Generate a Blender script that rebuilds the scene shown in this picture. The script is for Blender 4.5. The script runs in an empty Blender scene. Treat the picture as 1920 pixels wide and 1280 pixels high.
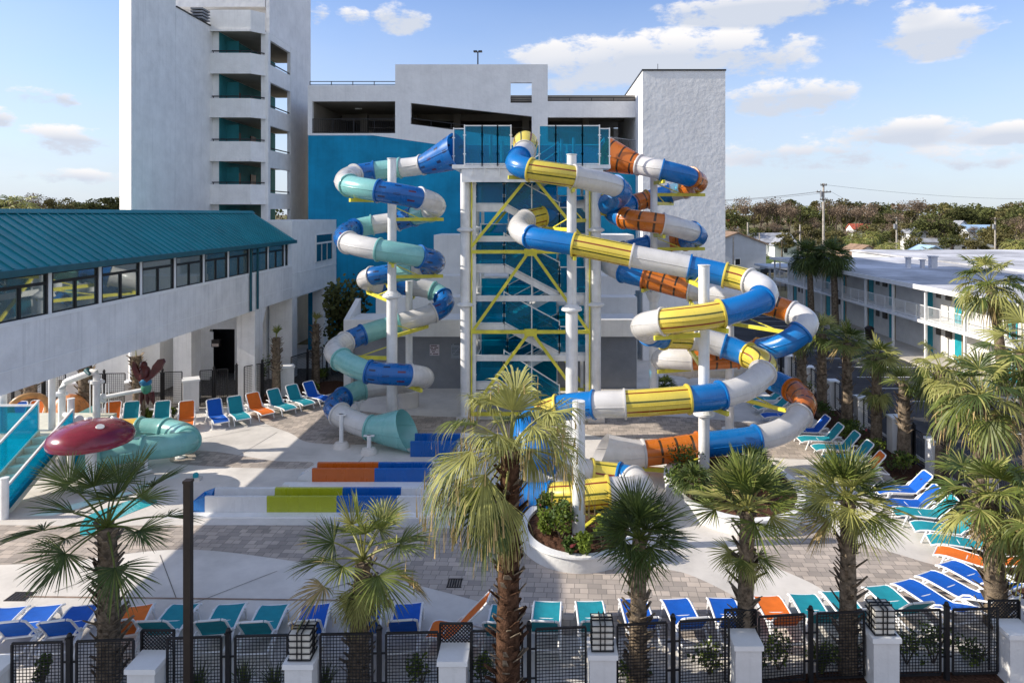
import bpy, math, random
from mathutils import Vector, Matrix
R = math.radians
random.seed(7)
S = bpy.context.scene
COL = S.collection
FOC, CX, CY, HC = 1280.0, 1020.0, 400.0, 10.0

def P(px, py, d):
    return Vector(((px - CX) * d / FOC, d, HC - (py - CY) * d / FOC))
def G(px, py, z=0.0):
    d = (HC - z) * FOC / (py - CY)
    return Vector(((px - CX) * d / FOC, d, z))
def XD(px, d):
    return (px - CX) * d / FOC
def ZD(py, d):
    return HC - (py - CY) * d / FOC

# ------------------------------------------------------------------ mesh builder
class MB:
    def __init__(s):
        s.v = []; s.f = []; s.m = []; s.uv = {}; s.flat = set()
    def add(s, pts, faces, mi=0):
        o = len(s.v)
        s.v.extend([tuple(p) for p in pts])
        for f in faces:
            s.f.append(tuple(o + i for i in f)); s.m.append(mi)
        return o
    def quad(s, a, b, c, d, mi=0):
        s.add([a, b, c, d], [(0, 1, 2, 3)], mi)
    def box(s, x0, x1, y0, y1, z0, z1, mi=0):
        s.add([(x0,y0,z0),(x1,y0,z0),(x1,y1,z0),(x0,y1,z0),(x0,y0,z1),(x1,y0,z1),(x1,y1,z1),(x0,y1,z1)],
              [(0,3,2,1),(4,5,6,7),(0,1,5,4),(1,2,6,5),(2,3,7,6),(3,0,4,7)], mi)
    def prism(s, poly, z0, z1, mi=0):
        n = len(poly)
        a = sum(poly[i][0]*poly[(i+1)%n][1]-poly[(i+1)%n][0]*poly[i][1] for i in range(n))
        if a < 0: poly = list(reversed(poly))
        s.add([(p[0],p[1],z0) for p in poly]+[(p[0],p[1],z1) for p in poly],
              [tuple(range(n-1,-1,-1)), tuple(range(n,2*n))]+[(i,(i+1)%n,n+(i+1)%n,n+i) for i in range(n)], mi)
    def xz(s, poly, y0, y1, mi=0):
        # polygon in XZ extruded in Y
        n = len(poly)
        a = sum(poly[i][0]*poly[(i+1)%n][1]-poly[(i+1)%n][0]*poly[i][1] for i in range(n))
        if a < 0: poly = list(reversed(poly))
        s.add([(p[0],y0,p[1]) for p in poly]+[(p[0],y1,p[1]) for p in poly],
              [tuple(range(n)), tuple(range(2*n-1,n-1,-1))]+[(i,n+i,n+(i+1)%n,(i+1)%n) for i in range(n)], mi)
    def yz(s, poly, x0, x1, mi=0):
        n = len(poly)
        a = sum(poly[i][0]*poly[(i+1)%n][1]-poly[(i+1)%n][0]*poly[i][1] for i in range(n))
        if a < 0: poly = list(reversed(poly))
        s.add([(x0,p[0],p[1]) for p in poly]+[(x1,p[0],p[1]) for p in poly],
              [tuple(range(n-1,-1,-1)), tuple(range(n,2*n))]+[(i,(i+1)%n,n+(i+1)%n,n+i) for i in range(n)], mi)
    def bar(s, a, b, w, h=None, mi=0, up=Vector((0,0,1))):
        a = Vector(a); b = Vector(b); h = w if h is None else h
        t = (b-a).normalized()
        if abs(t.dot(up)) > .98: up = Vector((0,1,0))
        sd = t.cross(up).normalized(); u = sd.cross(t)
        sd = sd*(w/2); u = u*(h/2)
        pts = [a-sd-u, a+sd-u, a+sd+u, a-sd+u, b-sd-u, b+sd-u, b+sd+u, b-sd+u]
        s.add(pts, [(0,1,2,3),(7,6,5,4),(0,4,5,1),(1,5,6,2),(2,6,7,3),(3,7,4,0)], mi)
    def cyl(s, a, b, r0, r1=None, n=12, mi=0, caps=True):
        a = Vector(a); b = Vector(b); r1 = r0 if r1 is None else r1
        t = (b-a).normalized()
        up = Vector((0,0,1)) if abs(t.z) < .95 else Vector((0,1,0))
        sd = t.cross(up).normalized(); u = sd.cross(t)
        pts = []
        for c, r in ((a, r0), (b, r1)):
            for i in range(n):
                g = 2*math.pi*i/n
                pts.append(c + sd*math.cos(g)*r + u*math.sin(g)*r)
        fs = [(i, n+i, n+(i+1)%n, (i+1)%n) for i in range(n)]
        if caps: fs += [tuple(range(n)), tuple(range(2*n-1, n-1, -1))]
        s.add(pts, fs, mi)
    def tube(s, path, rad, n=10, mi=0, caps=True):
        # rad: number or list
        k = len(path); path = [Vector(p) for p in path]
        pts = []; ref = Vector((0,0,1))
        for i, p in enumerate(path):
            t = (path[min(i+1,k-1)] - path[max(i-1,0)]).normalized()
            if abs(t.dot(ref)) > .97: rf = Vector((0,1,0))
            else: rf = ref
            sd = t.cross(rf).normalized(); u = sd.cross(t)
            r = rad[i] if isinstance(rad, (list, tuple)) else rad
            for j in range(n):
                g = 2*math.pi*j/n
                pts.append(p + sd*math.cos(g)*r + u*math.sin(g)*r)
        fs = []
        for i in range(k-1):
            for j in range(n):
                fs.append((i*n+j, (i+1)*n+j, (i+1)*n+(j+1)%n, i*n+(j+1)%n))
        if caps: fs += [tuple(range(n)), tuple(range(k*n-1,(k-1)*n-1,-1))]
        s.add(pts, fs, mi)
    def lathe(s, prof, c, n=24, mi=0, sx=1, sy=1):
        pts = []; k = len(prof)
        for r, z in prof:
            for j in range(n):
                g = 2*math.pi*j/n
                pts.append((c[0]+r*sx*math.cos(g), c[1]+r*sy*math.sin(g), c[2]+z))
        fs = []
        for i in range(k-1):
            for j in range(n):
                fs.append((i*n+j, i*n+(j+1)%n, (i+1)*n+(j+1)%n, (i+1)*n+j))
        s.add(pts, fs, mi)
    def build(s, name, mats, parent=None, smooth=False, local=False, off=None):
        if not isinstance(mats, (list, tuple)): mats = [mats]
        v = s.v
        if parent is not None and not local:
            w = ROOT[parent.name]
            v = [(p[0]-w[0], p[1]-w[1], p[2]-w[2]) for p in v]
        me = bpy.data.meshes.new(name)
        me.from_pydata(v, [], s.f)
        for m in mats: me.materials.append(m)
        if len(mats) > 1: me.polygons.foreach_set('material_index', s.m)
        if smooth:
            me.polygons.foreach_set('use_smooth', [True]*len(s.f))
            try: me.set_sharp_from_angle(angle=R(38 if smooth is True else smooth))
            except Exception: pass
        if s.uv:
            ul = me.uv_layers.new(name='UVMap')
            for pi, poly in enumerate(me.polygons):
                q = s.uv.get(pi)
                if q:
                    for li, uvc in zip(poly.loop_indices, q): ul.data[li].uv = uvc
        me.update()
        o = bpy.data.objects.new(name, me)
        COL.objects.link(o)
        if parent is not None:
            o.parent = parent
            ROOT[o.name] = ROOT[parent.name]
        else:
            ROOT[o.name] = (0, 0, 0)
        return o
ROOT = {}

def tag(o, label=None, cat=None, group=None, kind=None):
    if label: o['label'] = label
    if cat: o['category'] = cat
    if group: o['group'] = group
    if kind: o['kind'] = kind
    return o
def thing(name, label, cat, loc=(0,0,0), group=None):
    o = bpy.data.objects.new(name, None); COL.objects.link(o)
    o.location = loc; o.empty_display_size = .3
    ROOT[o.name] = tuple(loc)
    return tag(o, label, cat, group)
KIDS = {}
def dup(root, loc, rz=0.0, label=None, cat=None, group=None, sc=1.0, swap=None):
    def cp(o, par):
        c = o.copy(); COL.objects.link(c)
        if par is not None: c.parent = par
        for ch in [k for k in bpy.data.objects if k.parent is o] if o.name not in KIDS else KIDS[o.name]:
            cp(ch, c)
        return c
    if root.name not in KIDS:
        def scan(o):
            KIDS[o.name] = [k for k in o.children]
            for k in KIDS[o.name]: scan(k)
        bpy.context.view_layer.update()
        scan(root)
    r = cp(root, None)
    r.location = loc; r.rotation_euler = (0, 0, rz)
    if sc != 1.0: r.scale = (sc, sc, sc) if not isinstance(sc, tuple) else sc
    ROOT[r.name] = tuple(loc)
    return tag(r, label, cat, group)
def struct(o):
    o['kind'] = 'structure'; return o

# ------------------------------------------------------------------ materials
MAT = {}
def nodes_of(name):
    m = bpy.data.materials.new(name); m.use_nodes = True
    nt = m.node_tree
    return m, nt, nt.nodes['Principled BSDF'], nt.nodes['Material Output']
def mat(name, col, rough=.6, spec=.5, var=.12, vscale=3.0, bump=0.0, bscale=40.0, metal=0.0, coat=0.0, streak=0.0, transl=0.0, col2=None, detail=5.0, objrand=0.0):
    m, nt, b, out = nodes_of(name)
    N = nt.nodes; L = nt.links
    b.inputs['Roughness'].default_value = rough
    b.inputs['Specular IOR Level'].default_value = spec
    b.inputs['Metallic'].default_value = metal
    if coat: b.inputs['Coat Weight'].default_value = coat; b.inputs['Coat Roughness'].default_value = .06
    tc = N.new('ShaderNodeTexCoord')
    nz = N.new('ShaderNodeTexNoise'); nz.inputs['Scale'].default_value = vscale; nz.inputs['Detail'].default_value = detail
    nz.inputs['Roughness'].default_value = .65
    L.new(tc.outputs['Object'], nz.inputs['Vector'])
    mx = N.new('ShaderNodeMix'); mx.data_type = 'RGBA'
    c2 = col2 if col2 else tuple(c*(1-2*var) for c in col)
    c1 = col if col2 else tuple(min(1, c*(1+var)) for c in col)
    mx.inputs['A'].default_value = (*c2, 1); mx.inputs['B'].default_value = (*c1, 1)
    mr = N.new('ShaderNodeMapRange'); mr.inputs['From Min'].default_value = .3; mr.inputs['From Max'].default_value = .65
    L.new(nz.outputs['Fac'], mr.inputs['Value']); L.new(mr.outputs['Result'], mx.inputs['Factor'])
    csock = mx.outputs['Result']
    if streak:
        mp = N.new('ShaderNodeMapping'); mp.inputs['Scale'].default_value = (4.5, 4.5, .14)
        L.new(tc.outputs['Object'], mp.inputs['Vector'])
        n2 = N.new('ShaderNodeTexNoise'); n2.inputs['Scale'].default_value = 1.6; n2.inputs['Detail'].default_value = 6
        L.new(mp.outputs['Vector'], n2.inputs['Vector'])
        m2 = N.new('ShaderNodeMapRange'); m2.inputs['From Min'].default_value = .52; m2.inputs['From Max'].default_value = .78
        m2.inputs['To Max'].default_value = streak
        L.new(n2.outputs['Fac'], m2.inputs['Value'])
        mx2 = N.new('ShaderNodeMix'); mx2.data_type = 'RGBA'
        mx2.inputs['B'].default_value = (*(c*.45 for c in col), 1)
        L.new(csock, mx2.inputs['A']); L.new(m2.outputs['Result'], mx2.inputs['Factor'])
        csock = mx2.outputs['Result']
    if objrand:
        oi = N.new('ShaderNodeObjectInfo')
        hs = N.new('ShaderNodeHueSaturation')
        m3 = N.new('ShaderNodeMapRange'); m3.inputs['To Min'].default_value = 1-objrand; m3.inputs['To Max'].default_value = 1+objrand
        L.new(oi.outputs['Random'], m3.inputs['Value']); L.new(m3.outputs['Result'], hs.inputs['Value'])
        L.new(csock, hs.inputs['Color']); csock = hs.outputs['Color']
    L.new(csock, b.inputs['Base Color'])
    if bump:
        n3 = N.new('ShaderNodeTexNoise'); n3.inputs['Scale'].default_value = bscale; n3.inputs['Detail'].default_value = 4
        L.new(tc.outputs['Object'], n3.inputs['Vector'])
        bp = N.new('ShaderNodeBump'); bp.inputs['Strength'].default_value = bump; bp.inputs['Distance'].default_value = .03
        L.new(n3.outputs['Fac'], bp.inputs['Height']); L.new(bp.outputs['Normal'], b.inputs['Normal'])
    if transl:
        tr = N.new('ShaderNodeBsdfTranslucent'); L.new(csock, tr.inputs['Color'])
        ms = N.new('ShaderNodeMixShader'); ms.inputs[0].default_value = transl
        L.new(b.outputs[0], ms.inputs[1]); L.new(tr.outputs[0], ms.inputs[2]); L.new(ms.outputs[0], out.inputs[0])
    MAT[name] = m
    return m
def glassmat(name, tint, refl=.12, diff=.15, dcol=None, rough=.02, transl=0.0):
    m, nt, b, out = nodes_of(name); N = nt.nodes; L = nt.links
    N.remove(b)
    t = N.new('ShaderNodeBsdfTransparent'); t.inputs[0].default_value = (*tint, 1)
    d = N.new('ShaderNodeBsdfPrincipled'); d.inputs['Base Color'].default_value = (*(dcol or tint), 1)
    d.inputs['Roughness'].default_value = rough; d.inputs['Specular IOR Level'].default_value = .5
    g = N.new('ShaderNodeBsdfGlossy'); g.inputs['Roughness'].default_value = rough
    g.inputs[0].default_value = (.9, .95, .95, 1)
    tl = N.new('ShaderNodeBsdfTranslucent'); tl.inputs[0].default_value = (*(dcol or tint), 1)
    m0 = N.new('ShaderNodeMixShader'); m0.inputs[0].default_value = transl
    L.new(d.outputs[0], m0.inputs[1]); L.new(tl.outputs[0], m0.inputs[2])
    m1 = N.new('ShaderNodeMixShader'); m1.inputs[0].default_value = diff
    L.new(t.outputs[0], m1.inputs[1]); L.new(m0.outputs[0], m1.inputs[2])
    fr = N.new('ShaderNodeLayerWeight'); fr.inputs[0].default_value = .25
    ad = N.new('ShaderNodeMath'); ad.operation = 'MULTIPLY_ADD'; ad.inputs[1].default_value = .35; ad.inputs[2].default_value = refl
    L.new(fr.outputs['Fresnel'], ad.inputs[0])
    m2 = N.new('ShaderNodeMixShader'); L.new(ad.outputs[0], m2.inputs[0])
    L.new(m1.outputs[0], m2.inputs[1]); L.new(g.outputs[0], m2.inputs[2]); L.new(m2.outputs[0], out.inputs[0])
    MAT[name] = m; return m
def slidemat(name, col, marks=None, transl=.22):
    """gel-coat fibreglass tube; marks drawn from the tube's own UV (u around, v metres along)"""
    m, nt, b, out = nodes_of(name); N = nt.nodes; L = nt.links
    b.inputs['Roughness'].default_value = .22; b.inputs['Specular IOR Level'].default_value = .55
    b.inputs['Coat Weight'].default_value = .35; b.inputs['Coat Roughness'].default_value = .05
    tc = N.new('ShaderNodeTexCoord')
    nz = N.new('ShaderNodeTexNoise'); nz.inputs['Scale'].default_value = 2.5; nz.inputs['Detail'].default_value = 4
    L.new(tc.outputs['Object'], nz.inputs['Vector'])
    mx = N.new('ShaderNodeMix'); mx.data_type = 'RGBA'
    mx.inputs['A'].default_value = (*(c*.82 for c in col), 1); mx.inputs['B'].default_value = (*(min(1, c*1.08) for c in col), 1)
    L.new(nz.outputs['Fac'], mx.inputs['Factor']); cs = mx.outputs['Result']
    sx = N.new('ShaderNodeSeparateXYZ'); L.new(tc.outputs['UV'], sx.inputs[0])
    def M(op, a, bb=None, c=None):
        n = N.new('ShaderNodeMath'); n.operation = op
        for i, x in enumerate((a, bb, c)):
            if x is None: continue
            if isinstance(x, (int, float)): n.inputs[i].default_value = x
            else: L.new(x, n.inputs[i])
        return n.outputs[0]
    u, v = sx.outputs[0], sx.outputs[1]
    def over(fac, c):
        nonlocal cs
        q = N.new('ShaderNodeMix'); q.data_type = 'RGBA'; q.inputs['B'].default_value = (*c, 1)
        L.new(cs, q.inputs['A']); L.new(fac, q.inputs['Factor']); cs = q.outputs['Result']
    if marks == 'long':      # long stripes, alternating dark olive and dark red
        for k, uu in enumerate((.07, .19, .33, .45, .57, .69, .83, .95)):
            f = M('LESS_THAN', M('ABSOLUTE', M('SUBTRACT', u, uu)), .011)
            over(f, (.09, .10, .012) if k % 2 else (.26, .035, .008))
    elif marks == 'rings':   # dark rings across and one red band per section
        fr = M('FRACT', M('MULTIPLY', v, 1/.62))
        f = M('MULTIPLY', M('LESS_THAN', M('ABSOLUTE', M('SUBTRACT', fr, .5)), .075), M('GREATER_THAN', M('FRACT', M('MULTIPLY', u, 4.0)), .10))
        over(f, (.06, .035, .015))
    elif marks == 'dash':
        fu = M('FRACT', M('ADD', M('MULTIPLY', u, 7.0), M('MULTIPLY', M('FLOOR', M('MULTIPLY', v, 1/.55)), .5)))
        fv = M('FRACT', M('MULTIPLY', v, 1/.55))
        f = M('MULTIPLY', M('LESS_THAN', M('ABSOLUTE', M('SUBTRACT', fu, .5)), .10), M('LESS_THAN', M('ABSOLUTE', M('SUBTRACT', fv, .5)), .24))
        red = M('GREATER_THAN', M('FRACT', M('MULTIPLY', M('FLOOR', M('MULTIPLY', v, 1/.55)), .337)), .6)
        over(f, (.012, .03, .10)); over(M('MULTIPLY', f, red), (.12, .015, .06))
    # water marks and dull patches in the gel coat
    gz = N.new('ShaderNodeTexNoise'); gz.inputs['Scale'].default_value = .9; gz.inputs['Detail'].default_value = 8
    gm = N.new('ShaderNodeMapping'); gm.inputs['Scale'].default_value = (3, 3, .8)
    L.new(tc.outputs['Object'], gm.inputs['Vector']); L.new(gm.outputs[0], gz.inputs['Vector'])
    gr = N.new('ShaderNodeMapRange'); gr.inputs['From Min'].default_value = .5; gr.inputs['From Max'].default_value = .8; gr.inputs['To Max'].default_value = .18
    L.new(gz.outputs['Fac'], gr.inputs['Value']); over(gr.outputs['Result'], tuple(.55*c+.04 for c in col))
    rr = N.new('ShaderNodeMapRange'); rr.inputs['To Min'].default_value = .14; rr.inputs['To Max'].default_value = .42
    L.new(gz.outputs['Fac'], rr.inputs['Value']); L.new(rr.outputs['Result'], b.inputs['Roughness'])
    L.new(cs, b.inputs['Base Color'])
    tr = N.new('ShaderNodeBsdfTranslucent'); L.new(cs, tr.inputs['Color'])
    ms = N.new('ShaderNodeMixShader'); ms.inputs[0].default_value = transl
    L.new(b.outputs[0], ms.inputs[1]); L.new(tr.outputs[0], ms.inputs[2]); L.new(ms.outputs[0], out.inputs[0])
    MAT[name] = m; return m

WHITE = mat('white_stucco', (.80, .79, .77), .9, .2, .05, 1.2, .55, 9, streak=.18)
ROUGH = mat('rough_stucco', (.80, .79, .78), .92, .2, .05, .8, 1.0, 3.2, streak=.12)
WALLP = mat('plain_white_wall', (.74, .73, .71), .9, .2, .05, 1.0, .3, 12, streak=.14)
BEAMW = mat('bridge_concrete', (.76, .75, .74), .85, .25, .07, .9, .25, 14, streak=.34)
BLUEW = mat('blue_wall_paint', (.005, .265, .47), .8, .3, .16, .35, .25, 14, streak=.3)
TEALROOF = mat('teal_metal_roof', (.008, .20, .235), .45, .5, .10, .6)
TEALTRIM = mat('teal_trim', (.010, .09, .115), .5, .5, .1)
BLACK = mat('black_metal', (.012, .012, .014), .5, .4, .2)
DARKBR = mat('dark_bronze', (.025, .017, .013), .5, .4, .2)
WPAINT = mat('white_paint', (.80, .80, .79), .45, .5, .04, 2)
RESIN = mat('white_resin', (.80, .80, .80), .35, .5, .03, 4)
STEELW = mat('white_steel', (.78, .78, .77), .38, .5, .08, 1.5, coat=.15, streak=.22)
YELST = mat('yellow_steel', (.66, .60, .06), .4, .5, .1)
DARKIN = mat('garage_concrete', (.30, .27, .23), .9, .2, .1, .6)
TAN = mat('tan_wall', (.45, .36, .25), .9, .2, .1, 1)
TEALW = mat('teal_wall', (.03, .20, .225), .8, .3, .1, 1)
DOORT = mat('turquoise_door', (.015, .30, .36), .5, .4, .08, 2)
WDARK = mat('dark_window', (.02, .025, .03), .1, .6, .2)
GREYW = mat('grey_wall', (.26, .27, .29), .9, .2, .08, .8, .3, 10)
ROOFW = mat('white_flat_roof', (.52, .52, .54), .85, .2, .32, .16, streak=0, detail=10)  # grey mottling paints streaks of shade into the roof colour
GLASST = glassmat('teal_glass', (.03, .60, .78), .01, .26, (.0, .42, .54), transl=.55)
GLASSB = glassmat('window_glass', (.42, .52, .50), .20, .62, (.20, .25, .23))
GLASSD = glassmat('dark_glass', (.2, .25, .26), .14, .7, (.02, .03, .035))
CONC = mat('deck_concrete', (.65, .61, .56), .88, .25, .14, .33, .25, 70, detail=13)
MULCH = mat('mulch', (.085, .042, .026), .95, .1, .45, 14, 1.0, 35, detail=8)
ASPH = mat('asphalt', (.055, .055, .06), .92, .2, .25, .35, .4, 60, detail=9)
SOIL = mat('ground_dry_grass', (.20, .17, .09), .95, .1, .3, .05, detail=9)
GRASS = mat('lawn', (.10, .14, .035), .95, .1, .35, .3, .3, 30, detail=9)
SANDC = mat('pale_concrete', (.50, .46, .40), .9, .2, .12, .4, detail=8)
GRAVEL = mat('dark_gravel', (.13, .12, .11), .95, .1, .5, 9, .8, 30, detail=9)
SLB = slidemat('blue_gelcoat', (.006, .20, .58))
SLBD = slidemat('blue_dashed_gelcoat', (.004, .15, .49), 'dash')
SLW = slidemat('white_gelcoat', (.76, .74, .72))
SLA = slidemat('aqua_gelcoat', (.27, .60, .57))
SLY = slidemat('yellow_striped_gelcoat', (.86, .69, .10), 'long')
SLO = slidemat('orange_ringed_gelcoat', (.68, .19, .018), 'rings')
SLL = slidemat('lime_gelcoat', (.42, .46, .02), None, .08)
SLOP = slidemat('orange_gelcoat', (.60, .13, .012), None, .08)
SLBP = slidemat('deep_blue_gelcoat', (.003, .115, .44), None, .08)
SLWP = slidemat('trough_white_gelcoat', (.74, .74, .74), None, .05)
SLYP = slidemat('yellow_gelcoat', (.75, .46, .04), None, .1)
FAB_B = mat('blue_sling', (.004, .10, .48), .75, .3, .06, 5, .3, 160)
FAB_T = mat('teal_sling', (.012, .26, .32), .75, .3, .06, 5, .3, 160)
FAB_O = mat('orange_sling', (.72, .16, .018), .75, .3, .06, 5, .3, 160)
TRUNK = mat('palm_trunk', (.20, .155, .11), .95, .1, .4, 7, .8, 30, detail=7)
TRUNKB = mat('palm_boot', (.27, .215, .155), .9, .1, .35, 9, .5, 40)
TRUNKR = mat('palm_fibre', (.095, .05, .03), .95, .1, .4, 9, .8, 30)
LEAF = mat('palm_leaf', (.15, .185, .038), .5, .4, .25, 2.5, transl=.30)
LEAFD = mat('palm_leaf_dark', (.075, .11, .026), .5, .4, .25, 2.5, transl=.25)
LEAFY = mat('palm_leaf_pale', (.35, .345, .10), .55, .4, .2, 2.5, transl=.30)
STRAW = mat('dry_frond', (.42, .31, .14), .8, .2, .25, 4, transl=.2)
BUSH = mat('shrub_leaf', (.07, .115, .022), .6, .3, .4, 5, transl=.25)
BUSHY = mat('shrub_leaf_light', (.17, .23, .03), .6, .3, .3, 5, transl=.3)
PINK = mat('pink_flower', (.75, .16, .16), .7, .2, .2)
TREE_G = mat('tree_leaf', (.098, .108, .036), .8, .15, .35, .4, transl=.15, objrand=.3)
TREE_O = mat('olive_tree_leaf', (.155, .138, .055), .8, .15, .35, .4, transl=.15, objrand=.3)
TREE_B = mat('brown_twigs', (.21, .155, .11), .9, .1, .35, .4, transl=.1, objrand=.25)
BARK = mat('bark', (.14, .11, .085), .95, .1, .3, 2)
WATER = mat('pool_water', (.03, .36, .40), .08, .6, .1, 2, .3, 6)

# pavers: mixed-size concrete blocks
def pavermat():
    m, nt, b, out = nodes_of('pavers'); N = nt.nodes; L = nt.links
    b.inputs['Roughness'].default_value = .9; b.inputs['Specular IOR Level'].default_value = .2
    tc = N.new('ShaderNodeTexCoord')
    mp = N.new('ShaderNodeMapping'); mp.inputs['Rotation'].default_value = (0, 0, R(3))
    L.new(tc.outputs['Object'], mp.inputs['Vector'])
    br = N.new('ShaderNodeTexBrick'); br.inputs['Scale'].default_value = 1.0
    br.inputs['Brick Width'].default_value = .36; br.inputs['Row Height'].default_value = .24
    br.inputs['Mortar Size'].default_value = .008; br.offset = .4; br.squash = .66; br.squash_frequency = 3; br.offset_frequency = 2
    br.inputs['Color1'].default_value = (.50, .425, .36, 1); br.inputs['Color2'].default_value = (.29, .255, .225, 1)
    br.inputs['Mortar'].default_value = (.20, .18, .16, 1); br.inputs['Bias'].default_value = -.1
    L.new(mp.outputs[0], br.inputs['Vector'])
    nz = N.new('ShaderNodeTexNoise'); nz.inputs['Scale'].default_value = .9; nz.inputs['Detail'].default_value = 8
    L.new(tc.outputs['Object'], nz.inputs['Vector'])
    mr = N.new('ShaderNodeMapRange'); mr.inputs['To Min'].default_value = .62; mr.inputs['To Max'].default_value = 1.35
    L.new(nz.outputs['Fac'], mr.inputs['Value'])
    hs = N.new('ShaderNodeHueSaturation'); L.new(br.outputs['Color'], hs.inputs['Color']); L.new(mr.outputs['Result'], hs.inputs['Value'])
    L.new(hs.outputs['Color'], b.inputs['Base Color'])
    bp = N.new('ShaderNodeBump'); bp.inputs['Strength'].default_value = .4; bp.inputs['Distance'].default_value = .01
    L.new(br.outputs['Fac'], bp.inputs['Height']); bp.invert = True
    L.new(bp.outputs['Normal'], b.inputs['Normal'])
    return m
PAVER = pavermat()

# ------------------------------------------------------------------ camera, sun, sky
cd = bpy.data.cameras.new('camera'); cam = bpy.data.objects.new('camera', cd); COL.objects.link(cam)
cam.location = (0, 0, HC); cam.rotation_euler = (R(90), 0, 0)
cd.lens = 24; cd.sensor_width = 36; cd.sensor_fit = 'HORIZONTAL'
cd.shift_x = -60/1920; cd.shift_y = -240/1920; cd.clip_end = 6000; cd.clip_start = .1
S.camera = cam
SUN_EL, SUN_FRONT = 29.5, 3.6
sd = Vector((-math.cos(R(SUN_EL))*math.cos(R(SUN_FRONT)), -math.cos(R(SUN_EL))*math.sin(R(SUN_FRONT)), math.sin(R(SUN_EL))))
sl = bpy.data.lights.new('sun', 'SUN'); sl.energy = 4.4; sl.angle = R(.5); sl.color = (1.0, .92, .80)
so = bpy.data.objects.new('sun', sl); COL.objects.link(so); so.location = (-40, -5, 40)
so.rotation_euler = sd.to_track_quat('Z', 'Y').to_euler()

W = bpy.data.worlds.new('World'); S.world = W; W.use_nodes = True
wn = W.node_tree.nodes; wl = W.node_tree.links
bg = wn['Background']; bg.inputs['Strength'].default_value = .15
sky = wn.new('ShaderNodeTexSky'); sky.sky_type = 'NISHITA'; sky.sun_disc = False
sky.sun_elevation = R(SUN_EL)
sky.sun_rotation = math.atan2(sd.x, sd.y)
sky.air_density = 1.0; sky.dust_density = .6; sky.ozone_density = 1.6
geo = wn.new('ShaderNodeTexCoord')
sep = wn.new('ShaderNodeSeparateXYZ'); wl.new(geo.outputs['Generated'], sep.inputs[0])
def WM(op, a, b=None, c=None, clamp=False):
    n = wn.new('ShaderNodeMath'); n.operation = op; n.use_clamp = clamp
    for i, x in enumerate((a, b, c)):
        if x is None: continue
        if isinstance(x, (int, float)): n.inputs[i].default_value = x
        else: wl.new(x, n.inputs[i])
    return n.outputs[0]
az = WM('ARCTAN2', sep.outputs[0], sep.outputs[1])
el = WM('ARCSINE', sep.outputs[2])
mp = wn.new('ShaderNodeMapping'); mp.inputs['Scale'].default_value = (1, 1, 2.2); wl.new(geo.outputs['Generated'], mp.inputs['Vector'])
nz = wn.new('ShaderNodeTexNoise'); nz.inputs['Scale'].default_value = 17; nz.inputs['Detail'].default_value = 11; nz.inputs['Roughness'].default_value = .64
wl.new(mp.outputs[0], nz.inputs['Vector'])
nz2 = wn.new('ShaderNodeTexNoise'); nz2.inputs['Scale'].default_value = 4.2; nz2.inputs['Detail'].default_value = 8; nz2.inputs['Roughness'].default_value = .6
wl.new(mp.outputs[0], nz2.inputs['Vector'])
# clouds: azimuth / elevation of the centre, half extents, weight (all directions in the world, not the lens)
CL = [(1225,112,330,62,1.0),(1080,140,120,50,.6),(1480,182,150,42,.95),(1745,62,150,56,.95),(1430,12,230,42,.95),(1690,248,170,34,.75),
      (1560,285,320,40,.5),(1880,250,140,30,.6),(752,34,62,34,.95),(662,32,40,22,.6),(595,25,30,25,.7),(86,182,80,26,.75),(115,262,150,34,.8),(-10,225,50,35,.8),
      (90,330,170,22,.55),(1720,22,60,30,.6),(1800,300,200,30,.45),(-400,150,260,60,.9),(2400,120,300,60,.9)]
tot = None; low = None; gs = None
for (px, py, hw, hh, wgt) in CL:
    a0 = math.atan((px-CX)/FOC); c0 = math.cos(a0)
    e0 = math.atan((CY-py)/FOC*c0); ha = hw/FOC*c0*c0; he = hh/FOC*c0
    dx = WM('DIVIDE', WM('SUBTRACT', az, a0), ha); dy = WM('DIVIDE', WM('SUBTRACT', el, e0), he)
    q = WM('ADD', WM('MULTIPLY', dx, dx), WM('MULTIPLY', dy, dy))
    g = WM('MULTIPLY', WM('SUBTRACT', 1.0, q, clamp=True), wgt)
    tot = g if tot is None else WM('MAXIMUM', tot, g)
    h = WM('MULTIPLY', WM('MULTIPLY_ADD', dy, -.75, .5, clamp=True), WM('POWER', g, 1.5))
    low = h if low is None else WM('ADD', low, h)
    gs = g if gs is None else WM('ADD', gs, g)
dens = WM('ADD', WM('MULTIPLY', tot, .95), WM('ADD', WM('MULTIPLY', WM('SUBTRACT', nz.outputs['Fac'], .5), 2.5), WM('MULTIPLY', WM('SUBTRACT', nz2.outputs['Fac'], .5), 1.5)))
mrc = wn.new('ShaderNodeMapRange'); mrc.interpolation_type = 'SMOOTHSTEP'
mrc.inputs['From Min'].default_value = .24; mrc.inputs['From Max'].default_value = .72
wl.new(dens, mrc.inputs['Value'])
fac = WM('MULTIPLY', mrc.outputs['Result'], WM('MINIMUM', WM('MULTIPLY', tot, 6.0), 1.0))
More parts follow.
